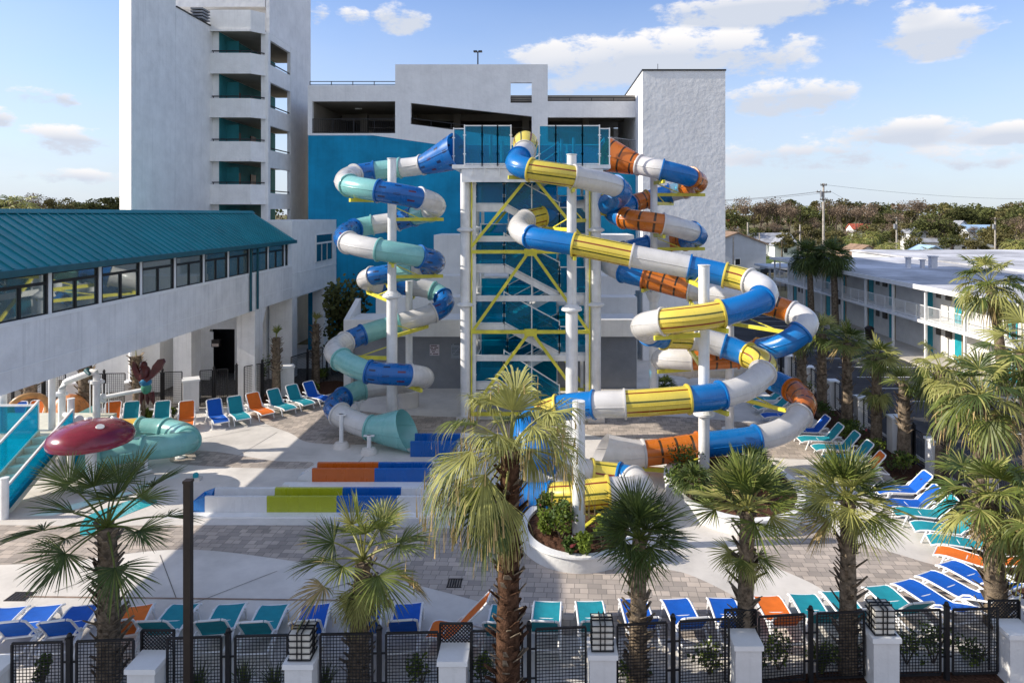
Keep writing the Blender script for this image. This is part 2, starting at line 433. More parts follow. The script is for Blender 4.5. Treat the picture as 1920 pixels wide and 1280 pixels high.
# thin veil towards the horizon, broken by noise
veil = WM('MULTIPLY', WM('MULTIPLY', WM('SUBTRACT', 1.0, WM('DIVIDE', el, .33), clamp=True), .95), WM('MULTIPLY_ADD', nz2.outputs['Fac'], .9, .42, clamp=True))
cm = wn.new('ShaderNodeMix'); cm.data_type = 'RGBA'
cm.inputs['A'].default_value = (4.6, 4.5, 4.5, 1); cm.inputs['B'].default_value = (3.0, 3.25, 3.75, 1)
sh = WM('MULTIPLY', WM('DIVIDE', WM('MULTIPLY', low, 2.5), WM('ADD', gs, .05)), WM('MULTIPLY_ADD', nz2.outputs['Fac'], 1.6, .2, clamp=True), clamp=True)
wl.new(sh, cm.inputs['Factor'])
vm = wn.new('ShaderNodeMix'); vm.data_type = 'RGBA'; vm.inputs['B'].default_value = (3.1, 3.5, 4.05, 1)
wl.new(veil, vm.inputs['Factor']); 
sk = wn.new('ShaderNodeMix'); sk.data_type = 'RGBA'; sk.blend_type = 'MULTIPLY'; sk.inputs['Factor'].default_value = 1
sk.inputs['B'].default_value = (.70, .76, .95, 1)
wl.new(sky.outputs[0], sk.inputs['A']); wl.new(sk.outputs['Result'], vm.inputs['A'])
fm = wn.new('ShaderNodeMix'); fm.data_type = 'RGBA'
wl.new(vm.outputs['Result'], fm.inputs['A']); wl.new(cm.outputs['Result'], fm.inputs['B']); wl.new(fac, fm.inputs['Factor'])
# added unseen sky glow overhead and behind the camera, to brighten shaded faces
sky_fill = wn.new('ShaderNodeMapRange'); sky_fill.interpolation_type = 'SMOOTHSTEP'
sky_fill.inputs['From Min'].default_value = -.15; sky_fill.inputs['From Max'].default_value = .75
wl.new(WM('ADD', WM('MULTIPLY', sep.outputs[1], -1.0), WM('MULTIPLY', sep.outputs[2], .15)), sky_fill.inputs['Value'])
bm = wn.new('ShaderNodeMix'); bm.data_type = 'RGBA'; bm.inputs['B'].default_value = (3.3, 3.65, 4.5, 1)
wl.new(WM('MULTIPLY', sky_fill.outputs['Result'], WM('MULTIPLY_ADD', nz2.outputs['Fac'], 1.0, .35, clamp=True)), bm.inputs['Factor'])
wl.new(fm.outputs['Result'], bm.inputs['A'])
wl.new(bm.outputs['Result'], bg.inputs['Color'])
S.view_settings.view_transform = 'Standard'; S.view_settings.look = 'None'; S.view_settings.exposure = 0.57; S.view_settings.gamma = 1.0
S.render.resolution_x = 1024; S.render.resolution_y = 682
# ================================================================== GROUND
def sheet(name, poly, z, m):
    b = MB(); n = len(poly)
    a = sum(poly[i][0]*poly[(i+1)%n][1]-poly[(i+1)%n][0]*poly[i][1] for i in range(n))
    if a < 0: poly = list(reversed(poly))
    b.add([(p[0], p[1], z) for p in poly], [tuple(range(n))])
    return struct(b.build(name, m))
def smooth_poly(pts, k=6):
    out = []; n = len(pts)
    for i in range(n):
        p0, p1, p2, p3 = pts[i-1], pts[i], pts[(i+1)%n], pts[(i+2)%n]
        for j in range(k):
            t = j/k
            out.append(tuple(.5*((2*p1[c])+(-p0[c]+p2[c])*t+(2*p0[c]-5*p1[c]+4*p2[c]-p3[c])*t*t+(-p0[c]+3*p1[c]-3*p2[c]+p3[c])*t**3) for c in (0,1)))
    return out
def gp(lst): return [tuple(G(x, y)[:2]) for x, y in lst]

sheet('ground', [(-2500,-300),(2500,-300),(2500,4000),(-2500,4000)], -.06, SOIL)
sheet('pool_deck', [(-34,6),(15.1,6),(15.1,52),(-34,52)], 0, CONC)
sheet('parking_lot', [(15.3,8),(26.2,8),(26.2,92),(15.3,92)], -.03, ASPH)
b = MB(); b.box(24.6, 27.6, 30, 80, -.05, .1); struct(b.build('walkway', SANDC))
sheet('lawn', [(10,120),(60,120),(70,175),(30,175)], -.045, GRASS)
sheet('road', [(-60,94),(90,94),(90,101),(-60,101)], -.05, mat('old_road', (.34,.29,.23), .95, .1, .2, .3))
b = MB(); b.box(15.1, 15.3, 8, 60, -.06, .12); struct(b.build('kerb', SANDC))
PZ = .004
def pave(lst, k=6): 
    return sheet('paving', smooth_poly(gp(lst), k), PZ, PAVER)
pave([(-260,985),(100,985),(420,984),(640,985),(860,990),(960,985),(1010,960),(1110,980),(1180,1040),(1230,1062),(1290,1076),(1367,1112),(1420,1150),(1440,1190),(1300,1196),(1120,1192),(1000,1185),(950,1150),(900,1128),(780,1096),(640,1066),(520,1047),(400,1032),(300,1031),(180,1045),(90,1055),(-260,1056)], 5)
pave([(1400,975),(1499,980),(1604,1014),(1686,1039),(1760,1060),(1860,1075),(1800,1150),(1700,1170),(1588,1132),(1522,1093),(1440,1057),(1385,1035)], 5)
pave([(470,775),(520,766),(580,758),(640,752),(665,768),(760,778),(900,782),(1010,778),(1010,836),(760,832),(640,833),(575,828),(545,812),(500,795)], 5)
pave([(340,846),(400,846),(465,856),(520,864),(584,866),(573,878),(480,877),(395,874),(320,866)], 5)
pave([(1060,790),(1240,780),(1440,795),(1600,805),(1640,850),(1480,860),(1300,836),(1120,818)], 5)
# drain channels, joints
b = MB()
def strip(a, c, w, z=.008):
    a = Vector(a); c = Vector(c); t = (c-a).normalized(); s = Vector((-t.y, t.x, 0))*w/2
    b.quad((a-s)+Vector((0,0,z)), (c-s)+Vector((0,0,z)), (c+s)+Vector((0,0,z)), (a+s)+Vector((0,0,z)))
strip(G(40,1118), G(720,1126), .07)
struct(b.build('drain_channel', mat('drain_rust', (.30,.22,.17), .9, .2, .2)))
b = MB()
for a, c in [((360,1132),(520,1070)),((100,1110),(230,1062)),((330,1120),(300,1040)),((560,1120),(690,1082)),((400,792),(520,800)),((660,880),(700,835)),((380,822),(470,805)),((420,870),(520,810)),((1500,905),(1640,905)),((1550,985),(1620,905))]:
    strip(G(*a), G(*c), .022)
struct(b.build('deck_joint', mat('joint_dark', (.22,.20,.18), .95, .1, .2)))
b = MB()
for cx, cy, hw, hd in [(38,1118,.28,.18),(853,1093,.2,.2),(720,1131,.22,.14)]:
    c = G(cx, cy)
    for k in range(6):
        x0 = c.x-hw+k*2*hw/6
        b.box(x0, x0+hw/4.2, c.y-hd, c.y+hd, .004, .014)
    b.box(c.x-hw, c.x+hw, c.y-hd-.03, c.y-hd, .004, .016); b.box(c.x-hw, c.x+hw, c.y+hd, c.y+hd+.03, .004, .016)
struct(b.build('floor_drain', DARKBR))
# mulch beds along fences
sheet('mulch_bed', [(-14,12.2),(-.6,12.6),(2,14.2),(6,14.9),(10,14.9),(14.9,16),(14.9,11),(-14,10.5)], .006, MULCH)
sheet('mulch_bed', smooth_poly([(12.2,18),(13.0,22),(13.2,27),(13.2,33),(12.4,38),(13.5,43),(15.05,43),(15.05,30),(15.05,18)],4), .006, MULCH)
sheet('gravel_bed', [(-30,34.4),(-16.2,35.3),(-13.8,37.5),(-11.6,39.5),(-11.6,44),(-34,44),(-34,34)], .006, GRAVEL)
sheet('mulch_bed', smooth_poly([(-15.6,36.2),(-13.8,36.0),(-12.2,37.4),(-11.4,39.2),(-12.4,40.8),(-14.8,39.2)],4), .010, MULCH)
# parking marks
b = MB()
for y in (31, 33.7, 36.4, 39.1, 41.8, 44.5, 47.2, 49.9, 52.6, 55.3, 58, 60.7, 63.4, 66.1):
    b.quad((19.2,y,-.026),(24.4,y,-.026),(24.4,y+.11,-.026),(19.2,y+.11,-.026))
struct(b.build('parking_stripe', mat('line_paint', (.72,.72,.70), .8, .2, .15, 2)))
# splash pool
sheet('splash_pool', smooth_poly(gp([(150,1001),(160,970),(212,948),(262,934),(296,940),(246,961),(192,985),(170,1001)]),4), .006, WATER)
# ================================================================== PARKING GARAGE
def railing(parent, a, c, h=.95, pitch=.14, m=None, name='railing', mid=False, post=1.6, base=0.08):
    b = MB(); a = Vector(a); c = Vector(c); L = (c-a).length; t = (c-a)/L
    b.bar(a+Vector((0,0,h)), c+Vector((0,0,h)), .05); b.bar(a+Vector((0,0,base)), c+Vector((0,0,base)), .04)
    if mid: b.bar(a+Vector((0,0,h*.55)), c+Vector((0,0,h*.55)), .04)
    n = max(1, round(L/post))
    for k in range(n+1):
        p = a+t*(L*k/n); b.bar(p, p+Vector((0,0,h)), .05)
    if pitch:
        n = int(L/pitch)
        for k in range(n):
            p = a+t*(L*(k+.5)/n); b.bar(p+Vector((0,0,base)), p+Vector((0,0,h)), .018)
    return b.build(name, m or BLACK, parent)

GY = 50.0
gt = thing('parking_garage', 'white rough stucco parking garage with bright blue lower wall behind the slides', 'building', (-5, GY, 0))
def gxz(l): return [(XD(x, GY), ZD(y, GY)) for x, y in l]
b = MB()
for poly in [[(577,160),(741,160),(741,190),(577,190)], [(577,190),(585,190),(585,250),(577,250)],
             [(577,250),(741,250),(741,259.7),(700,254),(577,254)], [(741,121),(770,121),(770,263.8),(741,259.7)],
             [(770,121),(957,121),(957,213.8),(770,193)], [(957,121),(997,121),(997,155),(957,155)], [(957,193),(997,193),(997,218.2),(957,213.8)],
             [(997,121),(1027,121),(1027,299.8),(997,295.6)], [(770,233),(997,262.5),(997,295.6),(770,263.8)],
             [(1027,190),(1192,190),(1192,220),(1027,220)], [(1027,266),(1192,288),(1192,323),(1027,299.8)]]:
    b.xz(gxz(poly), GY, GY+.35)
b.build('wall', ROUGH, gt)
b = MB(); b.xz([(-17.28,-.05),(-17.28,ZD(254,GY)),(XD(700,GY),ZD(254,GY)),(XD(1192,GY),ZD(323,GY)),(XD(1192,GY),-.05)], GY+.01, GY+.34)
b.build('blue_wall', BLUEW, gt)
b = MB()
b.box(-17.3,-10.9,GY+.36,66,15.45,15.86); b.box(-17.3,12.3,GY+.36,66,18.25,18.7)
b.xz([(-10.6,16.55),(6.7,14.35),(6.7,13.9),(-10.6,16.1)], GY+.36, 66)
for x in (-15.2,-7.5,-1.8,3.2): b.box(x,x+.55,56.5,57.1,10,18.25)
b.box(-17.3,6.7,65.6,66,10,18.2); b.box(-17.3,-17.0,GY+.36,65.5,10,18.2); b.box(-10.95,-10.65,52,66,15.86,18.2)
b.box(-16.9,6.7,57,57.4,17.7,18.24)
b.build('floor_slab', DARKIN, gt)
b = MB(); b.box(-17.3,11.9,66.02,108,0,18.2); b.build('rear_body', ROUGH, gt)
b = MB()
for x, y in [(-14.8,53.5),(-1.2,56),(-13,60)]: b.box(x,x+.5,y,y+.16,18.15,18.24)
b.build('ceiling_light', WPAINT, gt)
railing(gt, (XD(585,GY),GY+.1,ZD(250,GY)), (XD(740,GY),GY+.1,ZD(250,GY)), 1.05, .13)
railing(gt, (XD(580,GY),GY+.15,19.37), (XD(741,GY),GY+.15,19.37), .3, 0)
railing(gt, (XD(957,GY),GY+.2,18.1), (XD(997,GY),GY+.2,18.1), .42, 0, mid=True)
railing(gt, (XD(1027,GY),GY+.15,18.2), (XD(1192,GY),GY+.15,18.2), .28, 0)
railing(gt, (XD(1027,GY),GY+.12,ZD(267,GY)), (XD(1192,GY),GY+.12,ZD(289,GY)), 1.0, .13, GREYW)
railing(gt, (XD(770,GY),GY+.12,ZD(234,GY)), (XD(997,GY),GY+.12,ZD(264,GY)), .5, .0)
b = MB(); b.box(XD(1205,46.5), XD(1360,46.5), 46.5, 62, -.05, 19.7)
b.build('stair_block', ROUGH, gt)
b = MB(); b.box(XD(1205,46.5)-.05, XD(1360,46.5)+.05, 46.44, 62.1, 19.7, 19.8); b.build('roof_cap', BLACK, gt)
b = MB(); b.cyl((8.0,48,19.8),(8.0,48,20.5),.02,n=6); b.build('antenna', BLACK, gt)
# lamp post on the garage roof
lp = thing('lamp_post', 'thin twin-headed lamp post standing on the roof of the parking garage', 'lamp', (XD(896,56),56,18.7))
b = MB(); b.cyl((XD(896,56),56,18.7),(XD(896,56),56,23.25),.07,.05,8); b.build('pole', BLACK, lp)
for s in (-1,1):
    b = MB(); b.bar((XD(896,56),56,23.2),(XD(896,56)+s*.16,56,23.25),.05); b.box(XD(896,56)+s*.2-.15,XD(896,56)+s*.2+.15,55.85,56.15,23.2,23.32); b.build('lamp_head', BLACK, lp)

# ================================================================== STEPPED WHITE PUMP HOUSE
ph = thing('pump_house', 'low stepped white pump house building in front of the blue garage wall', 'building', (-3,38.5,0))
b = MB()
b.box(-11.3,5.3,38.5,39.1,3.05,4.0); b.box(-11.3,5.3,39.1,41,0,4.0)
b.box(-11.3,-10.9,38.5,39.1,0,3.05)
b.box(-10.1,5.6,41,44,0,4.95)
b.box(-8.9,5.7,42.6,44,4.95,6.1)
b.box(-7.1,5.8,44,47.5,0,8.6)
b.yz([(38.5,4.0),(41,4.9),(41,4.0)], -11.3,-11.0)
b.build('wall', WALLP, ph)
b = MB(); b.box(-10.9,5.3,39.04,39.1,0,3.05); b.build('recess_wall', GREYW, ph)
b = MB(); b.box(4.6,6.2,44.3,44.5,5.0,7.0); b.build('louver', WALLP, ph)
def sign(loc, w, h, lines, name, label, mfr, mtx):
    s = thing(name, label, 'sign', loc)
    b = MB(); b.box(loc[0],loc[0]+w,loc[1]-.03,loc[1],loc[2],loc[2]+h); b.build('panel', mfr, s)
    b = MB()
    for (y0,y1,x0,x1) in lines:
        n = max(3, int((x1-x0)*w/.07)); 
        for k in range(n):
            if (k*7+int(y0*50)) % 6 == 5: continue
            xa = loc[0]+w*(x0+(x1-x0)*k/n); xb = xa+w*(x1-x0)/n*.82
            b.box(xa, xb, loc[1]-.036, loc[1]-.031, loc[2]+h*y0, loc[2]+h*y1)
    b.build('lettering', mtx, s)
SGR = mat('sign_ink_maroon', (.10,.03,.05), .6, .3, .1); SGP = mat('sign_board', (.62,.56,.58), .5, .4, .05)
SGB = mat('sign_ink_dark', (.02,.03,.05), .6, .3, .1)
sign((XD(806,39.03),39.03,ZD(666,39.03)), .54,.62, [(.84,.95,.1,.9),(.66,.76,.06,.92),(.5,.6,.15,.8),(.3,.4,.25,.7),(.08,.17,.06,.92)], 'warning_sign', 'small framed warning sign with dark lettering on the recessed grey pump house wall', SGP, SGR)
sign((XD(846,39.03),39.03,ZD(671,39.03)), .62,.82, [(.93,.985,.02,.96),(.72,.75,.1,.9),(.62,.65,.1,.8),(.52,.55,.1,.9),(.42,.45,.1,.85),(.32,.35,.1,.9),(.22,.25,.1,.7)], 'rules_sign', 'pale rules board with dark heading half hidden behind the white tower column', mat('sign_grey', (.30,.33,.37), .6, .3, .05), SGB)

# ================================================================== HOTEL TOWER
ht = thing('hotel_tower', 'tall white hotel tower with chamfered lit corner and stacked open balcony corridors', 'building', (-22,46,0))
b = MB()
b.prism([(-26.3,42.3),(-22.5,37.2),(-22.5,41.7),(-26.3,46)], 0, 24.4)
b.build('stair_wall', WHITE, ht)
b = MB()
b.prism([(-26.3,46.01),(-22.5,41.71),(-22.5,45.99),(-22.5,46.4),(-22.1,46.4),(-22.1,56),(-26.3,56)], 0, 22.6)
b.build('wall', WHITE, ht)
b = MB(); b.prism([(-22.52,41.75),(-22.44,41.75),(-22.44,46),(-22.52,46)], 22.6, 22.68); b.build('roof_cap', BLACK, ht)
b = MB(); b.box(-26,-19.15,47.6,55,22.75,33); b.box(-19.14,-18.9,47,55.3,22.4,33); b.box(-26,-19.2,47,47.59,24.2,33)
b.build('upper_wall', ROUGH, ht)
b = MB()
for k in range(4): b.box(-23.1,-22.3,44.6,45.6,22.75+k*.2,22.85+k*.2)
b.build('roof_vent', GREYW, ht)
tops = [22.3,19.45,16.5,13.55,10.65,7.75]; ptop = [20.8,17.75,14.85,11.95,9.1,6.2]
plan = [(-22.5,46),(-19.77,46),(-19.1,46.8)]
slabp = [(-22.45,46.05),(-19.8,46.05),(-19.16,46.83),(-19.16,56),(-22.0,56),(-22.0,46.4),(-22.45,46.4)]
bs = MB()
for k, t in enumerate(tops):
    bw = MB()
    z0 = t; z1 = ptop[k-1] if k else 23.7
    zz = z1 if k else 23.7
    for i in range(2):
        a = Vector((*plan[i],0)); c = Vector((*plan[i+1],0)); n = Vector(((c-a).y, -(c-a).x, 0)).normalized()
        e = (c-a).normalized()
        q = [a, c, c-n*.18+(-e*.06 if i==0 else Vector()), a-n*.18+(e*.06 if i==1 else Vector())]
        bw.prism([(p.x,p.y) for p in q], z0, zz)
        q2 = [a+n*.06+e*.0, c+n*.06, c+n*.002, a+n*.002]
        bw.prism([(p.x,p.y) for p in q2], z0-.05, z0+.12)
    bw.build('balcony_parapet', WHITE, ht)
    bs.prism(slabp, t+.002, t+.22)
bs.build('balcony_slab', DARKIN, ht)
b = MB()
b.box(-19.15,-18.9,46.8,47.16,0,22.4); b.box(-19.15,-18.9,50.9,55.3,0,22.4)
ot = [21.95,19.05,16.05,13.15,10.3,7.4]; ob = [20.25,17.3,14.35,11.4,8.5,5.5]
for k in range(6):
    lo = ot[k+1] if k < 5 else 0
    b.box(-19.14,-18.91,47.16,50.9, lo, ob[k])
b.box(-19.14,-18.91,47.16,50.9,21.95,22.4)
b.box(-19.42,-19.16,46.85,47.1,0,22.3)
b.build('corridor_wall', WHITE, ht)
b = MB()
for k in range(6):
    b.box(-22.09,-22.04,46.4,56,ptop[k]-1.2,tops[k]); b.box(-22.44,-22.05,46.42,46.46,ptop[k]-1.2,tops[k])
    b.box(-22.44,-21.2,47.4,47.46,ptop[k]-1.2,tops[k]-.35)
b.build('teal_corridor_wall', TEALW, ht)
for k in range(5):
    for y in (48.6,51.2,53.6):
        b = MB(); b.box(-22.03,-21.98,y,y+.9,ptop[k]-1.0,ptop[k]+.95); b.build('door', mat('door_brown', (.09,.05,.045), .5, .4, .1) if 'door_brown' not in MAT else MAT['door_brown'], ht)
for k in range(5):
    b = MB()
    z = ptop[k]+.14
    b.bar((-22.4,46.05,z),(-19.8,46.05,z),.06,.07); b.bar((-19.8,46.05,z),(-19.16,46.8,z),.06,.07)
    for x in (-22.3,-21.4,-20.5,-19.8): b.bar((x,46.05,ptop[k]-.02),(x,46.05,z),.04)
    b.bar((-19.0,47.2,ob[k]+.16),(-19.0,50.9,ob[k]+.16),.06,.07)
    b.build('handrail', BLACK, ht)
b = MB()
for k in (2,3): b.lathe([(0,0),(.09,.02),(.12,.12),(.09,.22),(0,.25)], (-19.7,48.3,tops[k]-.75), 10)
b.build('corridor_lamp', WPAINT, ht, True)

# entrance wing joining bridge and garage
ew = thing('entrance_wing', 'white boxy wing on pillars between bridge and blue wall with one dark window', 'building', (-16,46,0))
BX = -15.2
b = MB(); b.box(-18.85,BX,41.2,49.95,4.9,9.55); b.build('wall', WHITE, ew)
b = MB(); b.box(BX+.002,BX+.03,41.2,49.95,4.85,5.0); b.box(BX+.002,BX+.03,41.2,49.9,6.3,6.34); b.build('ledge', WHITE, ew)
y0, y1 = BX*FOC/(592-CX), BX*FOC/(622-CX); z0, z1 = ZD(491,y0), ZD(441,y0)
f = MB()
for (a, c, e, g) in [(y0-.04,y1+.04,z0-.05,z0),(y0-.04,y1+.04,z1,z1+.05),(y0-.04,y0,z0,z1),(y1,y1+.04,z0,z1),(y0,y1,z1-.62,z1-.5)]: f.box(BX+.002,BX+.06,a,c,e,g)
for k in (1,2): f.box(BX+.002,BX+.05,y0+(y1-y0)*k/3-.02,y0+(y1-y0)*k/3+.02,z0,z1-.62)
wf = f.build('window', WALLP, ew)
b = MB(); b.box(BX+.002,BX+.02,y0,y1,z0,z1); b.build('pane', GLASSD, wf)
for (x0,x1,ya,yb) in [(-16.6,BX-.02,41.25,42.1),(-16.0,BX-.02,47.2,48.4)]:
    b = MB(); b.box(x0,x1,ya,yb,0,4.9); b.build('pillar', WHITE, ew)
b = MB(); b.box(-18.8,-18.3,43,49.9,0,4.9); b.build('rear_wall', WALLP, ew)

# hotel ground floor under the bridge
hb = thing('hotel_ground_floor', 'white ground floor of the hotel under the bridge with a dark doorway', 'building', (-20,41,0))
b = MB(); yb = 41.0
xa, xd0, xd1, xe = -30, XD(393,yb), XD(440,yb), -16.7
b.box(xa,xd0,yb,yb+.4,0,5.2); b.box(xd1,xe,yb,yb+.4,0,5.2); b.box(xd0,xd1,yb,yb+.4,3.05,5.2)
b.box(-25.6,-21.5,38.2,38.6,0,5.0); b.box(-21.9,-21.5,38.6,41,0,5.0)
b.box(-28,-26.6,37,37.4,0,5.0)
b.build('wall', WALLP, hb)
b = MB(); b.box(xd0-.5,xd1+.5,yb+1.8,yb+1.9,0,3.1); b.box(xd0-.5,xd0-.4,yb+.4,yb+1.8,0,3.1); b.build('doorway', BLACK, hb)
b = MB(); b.box(XD(368,40),XD(385,40),40.97,41,.2,2.9); b.build('door_panel', WALLP, hb)
b = MB(); z = ZD(650,40.8); b.box(XD(397,40.8),XD(412,40.8),40.75,41,z,z+.42); lf = b.build('wall_lamp', DARKBR, hb)
b = MB(); b.box(XD(398.5,40.8),XD(410.5,40.8),40.73,40.75,z+.03,z+.2); b.build('lamp_glass', mat('lamp_diffuser', (.62,.5,.42), .4, .4, .05), lf)

# ================================================================== COVERED BRIDGE
br = thing('covered_bridge', 'long white covered footbridge with teal metal roof and a band of black framed windows', 'bridge', (-17,30,0))
Y0, Y1 = 9.0, 41.2
b = MB()
b.box(BX-.25,BX,Y0,Y1,4.9,6.87); b.box(BX-4.4,BX-4.15,Y0,Y1,4.9,6.87)
b.box(BX-4.15,BX-.25,Y0,Y1,4.9,5.25)
b.build('parapet_wall', BEAMW, br)
b = MB(); b.box(BX+.002,BX+.03,Y0,Y1-.02,6.8,6.92); b.box(BX+.002,BX+.012,Y0,Y1-.02,5.52,5.55); b.build('sill', WPAINT, br)
b = MB(); b.box(BX-.24,BX-.02,Y0,Y1,8.22,8.45); b.box(BX-4.38,BX-4.16,Y0,Y1,8.22,8.45); b.box(BX-4.15,BX-.25,Y0,Y1,8.3,8.42)
posts = [21.03+2.375*k for k in range(-5, 9)]
for y in posts: b.box(BX-.22,BX-.01,y-.07,y+.07,6.87,8.22); b.box(BX-4.36,BX-4.2,y-.07,y+.07,6.87,8.22)
b.box(BX-.22,BX-.01,40.55,41.2,6.87,8.22)
b.build('window_wall', WPAINT, br)
ends = posts+[40.62]
for i in range(len(posts)):
    a, c = ends[i]+.07, ends[i+1]-.07
    if c-a < .3: continue
    for X, nm in ((BX-.12, 'window'), (BX-4.3, 'window')):
        f = MB(); d = .07
        f.box(X,X+.09,a,a+.09,6.87,8.22); f.box(X,X+.09,c-.09,c,6.87,8.22); f.box(X,X+.09,a+.09,c-.09,6.87,6.95); f.box(X,X+.09,a+.09,c-.09,8.13,8.22)
        f.box(X+.005,X+.085,a+.09,c-.09,7.82,7.91); mid = (a+c)/2
        if c-a > 1.2: f.box(X+.006,X+.084,mid-.05,mid+.05,6.95,7.82)
        w = f.build(nm, BLACK, br)
        g = MB(); g.box(X+.035,X+.045,a+.09,c-.09,6.95,8.13); g.build('pane', GLASSB, w)
RX, RZ, EX, EZ = -17.4, 10.05, -14.85, 8.42
b = MB()
ex2 = 2*RX-EX
b.xz([(EX,EZ),(RX,RZ),(ex2,EZ),(ex2,EZ-.09),(RX,RZ-.09),(EX,EZ-.09)], Y0-.3, 40.75)
sl_ = Vector((EX-RX,0,EZ-RZ)); 
y = Y0
while y < 40.7:
    b.bar((RX,y,RZ+.02),(EX,y,EZ+.02),.045,.06,up=Vector((0,1,0))); b.bar((RX,y,RZ+.02),(ex2,y,EZ+.02),.045,.06,up=Vector((0,1,0))); y += .46
rf = b.build('roof', TEALROOF, br)
b = MB(); b.xz([(RX-.16,RZ-.04),(RX,RZ+.1),(RX+.16,RZ-.04),(RX,RZ+.05)], Y0-.3, 40.78); b.build('ridge_cap', TEALROOF, rf)
b = MB(); b.box(EX-.02,EX+.1,Y0-.3,40.8,EZ-.2,EZ-.01); b.build('gutter', TEALTRIM, br)
for y in (35.15, 36.0):
    b = MB(); b.box(BX+.04,BX+.13,y,y+.1,4.95,8.2); b.bar((BX+.08,y+.05,8.2),(EX+.04,y+.05,EZ-.15),.09); b.build('downspout', TEALTRIM, br)
b = MB(); yc = 36.0
b.box(BX-1.0,BX-.05,yc,yc+1.0,0,4.0); b.yz([(yc,4.0),(yc,4.9),(yc+1.5,4.9),(yc+1.0,4.0)], BX-1.0,BX-.05)
b.build('pillar', BEAMW, br)
b = MB(); b.box(BX-4.35,BX-3.4,yc,yc+1.0,0,4.9); b.build('pillar', BEAMW, br)

# ================================================================== MOTEL
mt = thing('motel', 'two storey white motel with long railed gallery and turquoise doors beside the parking lot', 'building', (30,55,0))
MX = 26.0; ylist = [33.45+4.35*k for k in range(-1, 11)]; MY0, MY1 = ylist[0]-.2, ylist[-1]+.2
b = MB(); b.box(MX+1.6,40,MY0,MY1,0,4.93); b.build('wall', mat('motel_wall', (.72,.70,.66), .9, .2, .06, .8), mt)
b = MB(); b.box(MX-.1,MX+1.59,MY0,MY1,2.48,2.68); b.build('gallery_slab', WPAINT, mt)
b = MB(); b.box(MX-.35,40.3,MY0-.3,MY1+.3,4.94,5.04); b.build('roof', ROOFW, mt)
b = MB(); b.box(MX-.42,MX-.352,MY0-.3,MY1+.3,4.80,5.12); b.build('fascia', WPAINT, mt)
for y in ylist:
    for z0_, z1_ in ((0,2.48),(2.68,4.94)):
        b = MB(); b.box(MX-.07,MX+.08,y-.07,y+.07,z0_,z1_); b.build('gallery_post', WPAINT, mt)
railing(mt, (MX+.12,MY0,2.68), (MX+.12,MY1,2.68), .98, .14, WPAINT, 'gallery_railing', post=1.45)
for iy, y in enumerate(ylist[:-1]):
    if iy % 2: continue
    for z in (0.12, 2.69):
        for dy in (1.95, -1.45):
            b = MB(); b.box(MX+1.55,MX+1.61,y+dy,y+dy+.75,z,z+2.0); b.build('door', DOORT, mt)
        for nm_, ya_, yb_, xa_ in (('window',y+.95,y+1.5,MX+1.55),('vent_grille',y-.35,y+.2,MX+1.45)):
            b = MB(); b.box(xa_,MX+1.61,ya_,yb_,z+1.4,z+1.9); b.build(nm_, mat('ac_grille', (.10,.085,.07), .5, .4, .2) if 'ac_grille' not in MAT else MAT['ac_grille'], mt)
for y in ylist:
    b = MB(); b.box(MX+1.5,MX+1.61,y+2.74,y+2.80,0,4.9); b.build('wall_pipe', TAN, mt)
for (x, y, w, h) in [(33,62,.35,.9),(34.3,62,.3,.7),(35.2,62,.55,1.0),(29.5,66,.2,.35),(30.5,70,.2,.35),(28.5,63,.2,.3),(35,50,.3,.4),(30,47,.25,.25),(37,44,.4,.35)]:
    b = MB(); b.box(x,x+w,y,y+w,5.04,5.04+h); b.box(x-.08,x+w+.08,y-.08,y+w+.08,5.04+h,5.12+h); b.build('roof_vent', ROOFW, mt)
rw = thing('rear_motel_wing', 'low flat white roofed building behind the motel', 'building', (60,80,0))
b = MB(); b.box(40.6,85,54,90,0,5.0); b.build('wall', WPAINT, rw)
b = MB(); b.box(40.4,85.3,53.8,90.2,5.0,5.2); b.box(66,80,82,89,5.2,6.9); b.build('roof', ROOFW, rw)
b = MB()
for k in range(26): b.box(66+k*.55,66.25+k*.55,81.9,81.98,5.4,6.6)
b.build('balustrade', WPAINT, rw)
wb = thing('trash_bin', 'dark rounded bin standing under the motel gallery', 'bin', (25.4,53.3,.1))
b = MB(); b.lathe([(.26,0),(.33,.85),(.36,.9),(.36,.95),(.2,1.1),(0,1.14)], (25.4,53.3,.1), 14); b.build('body', DARKBR, wb, True)
b = MB(); b.box(25.2,25.6,52.95,52.98,.85,1.0); b.build('flap', BLACK, wb)
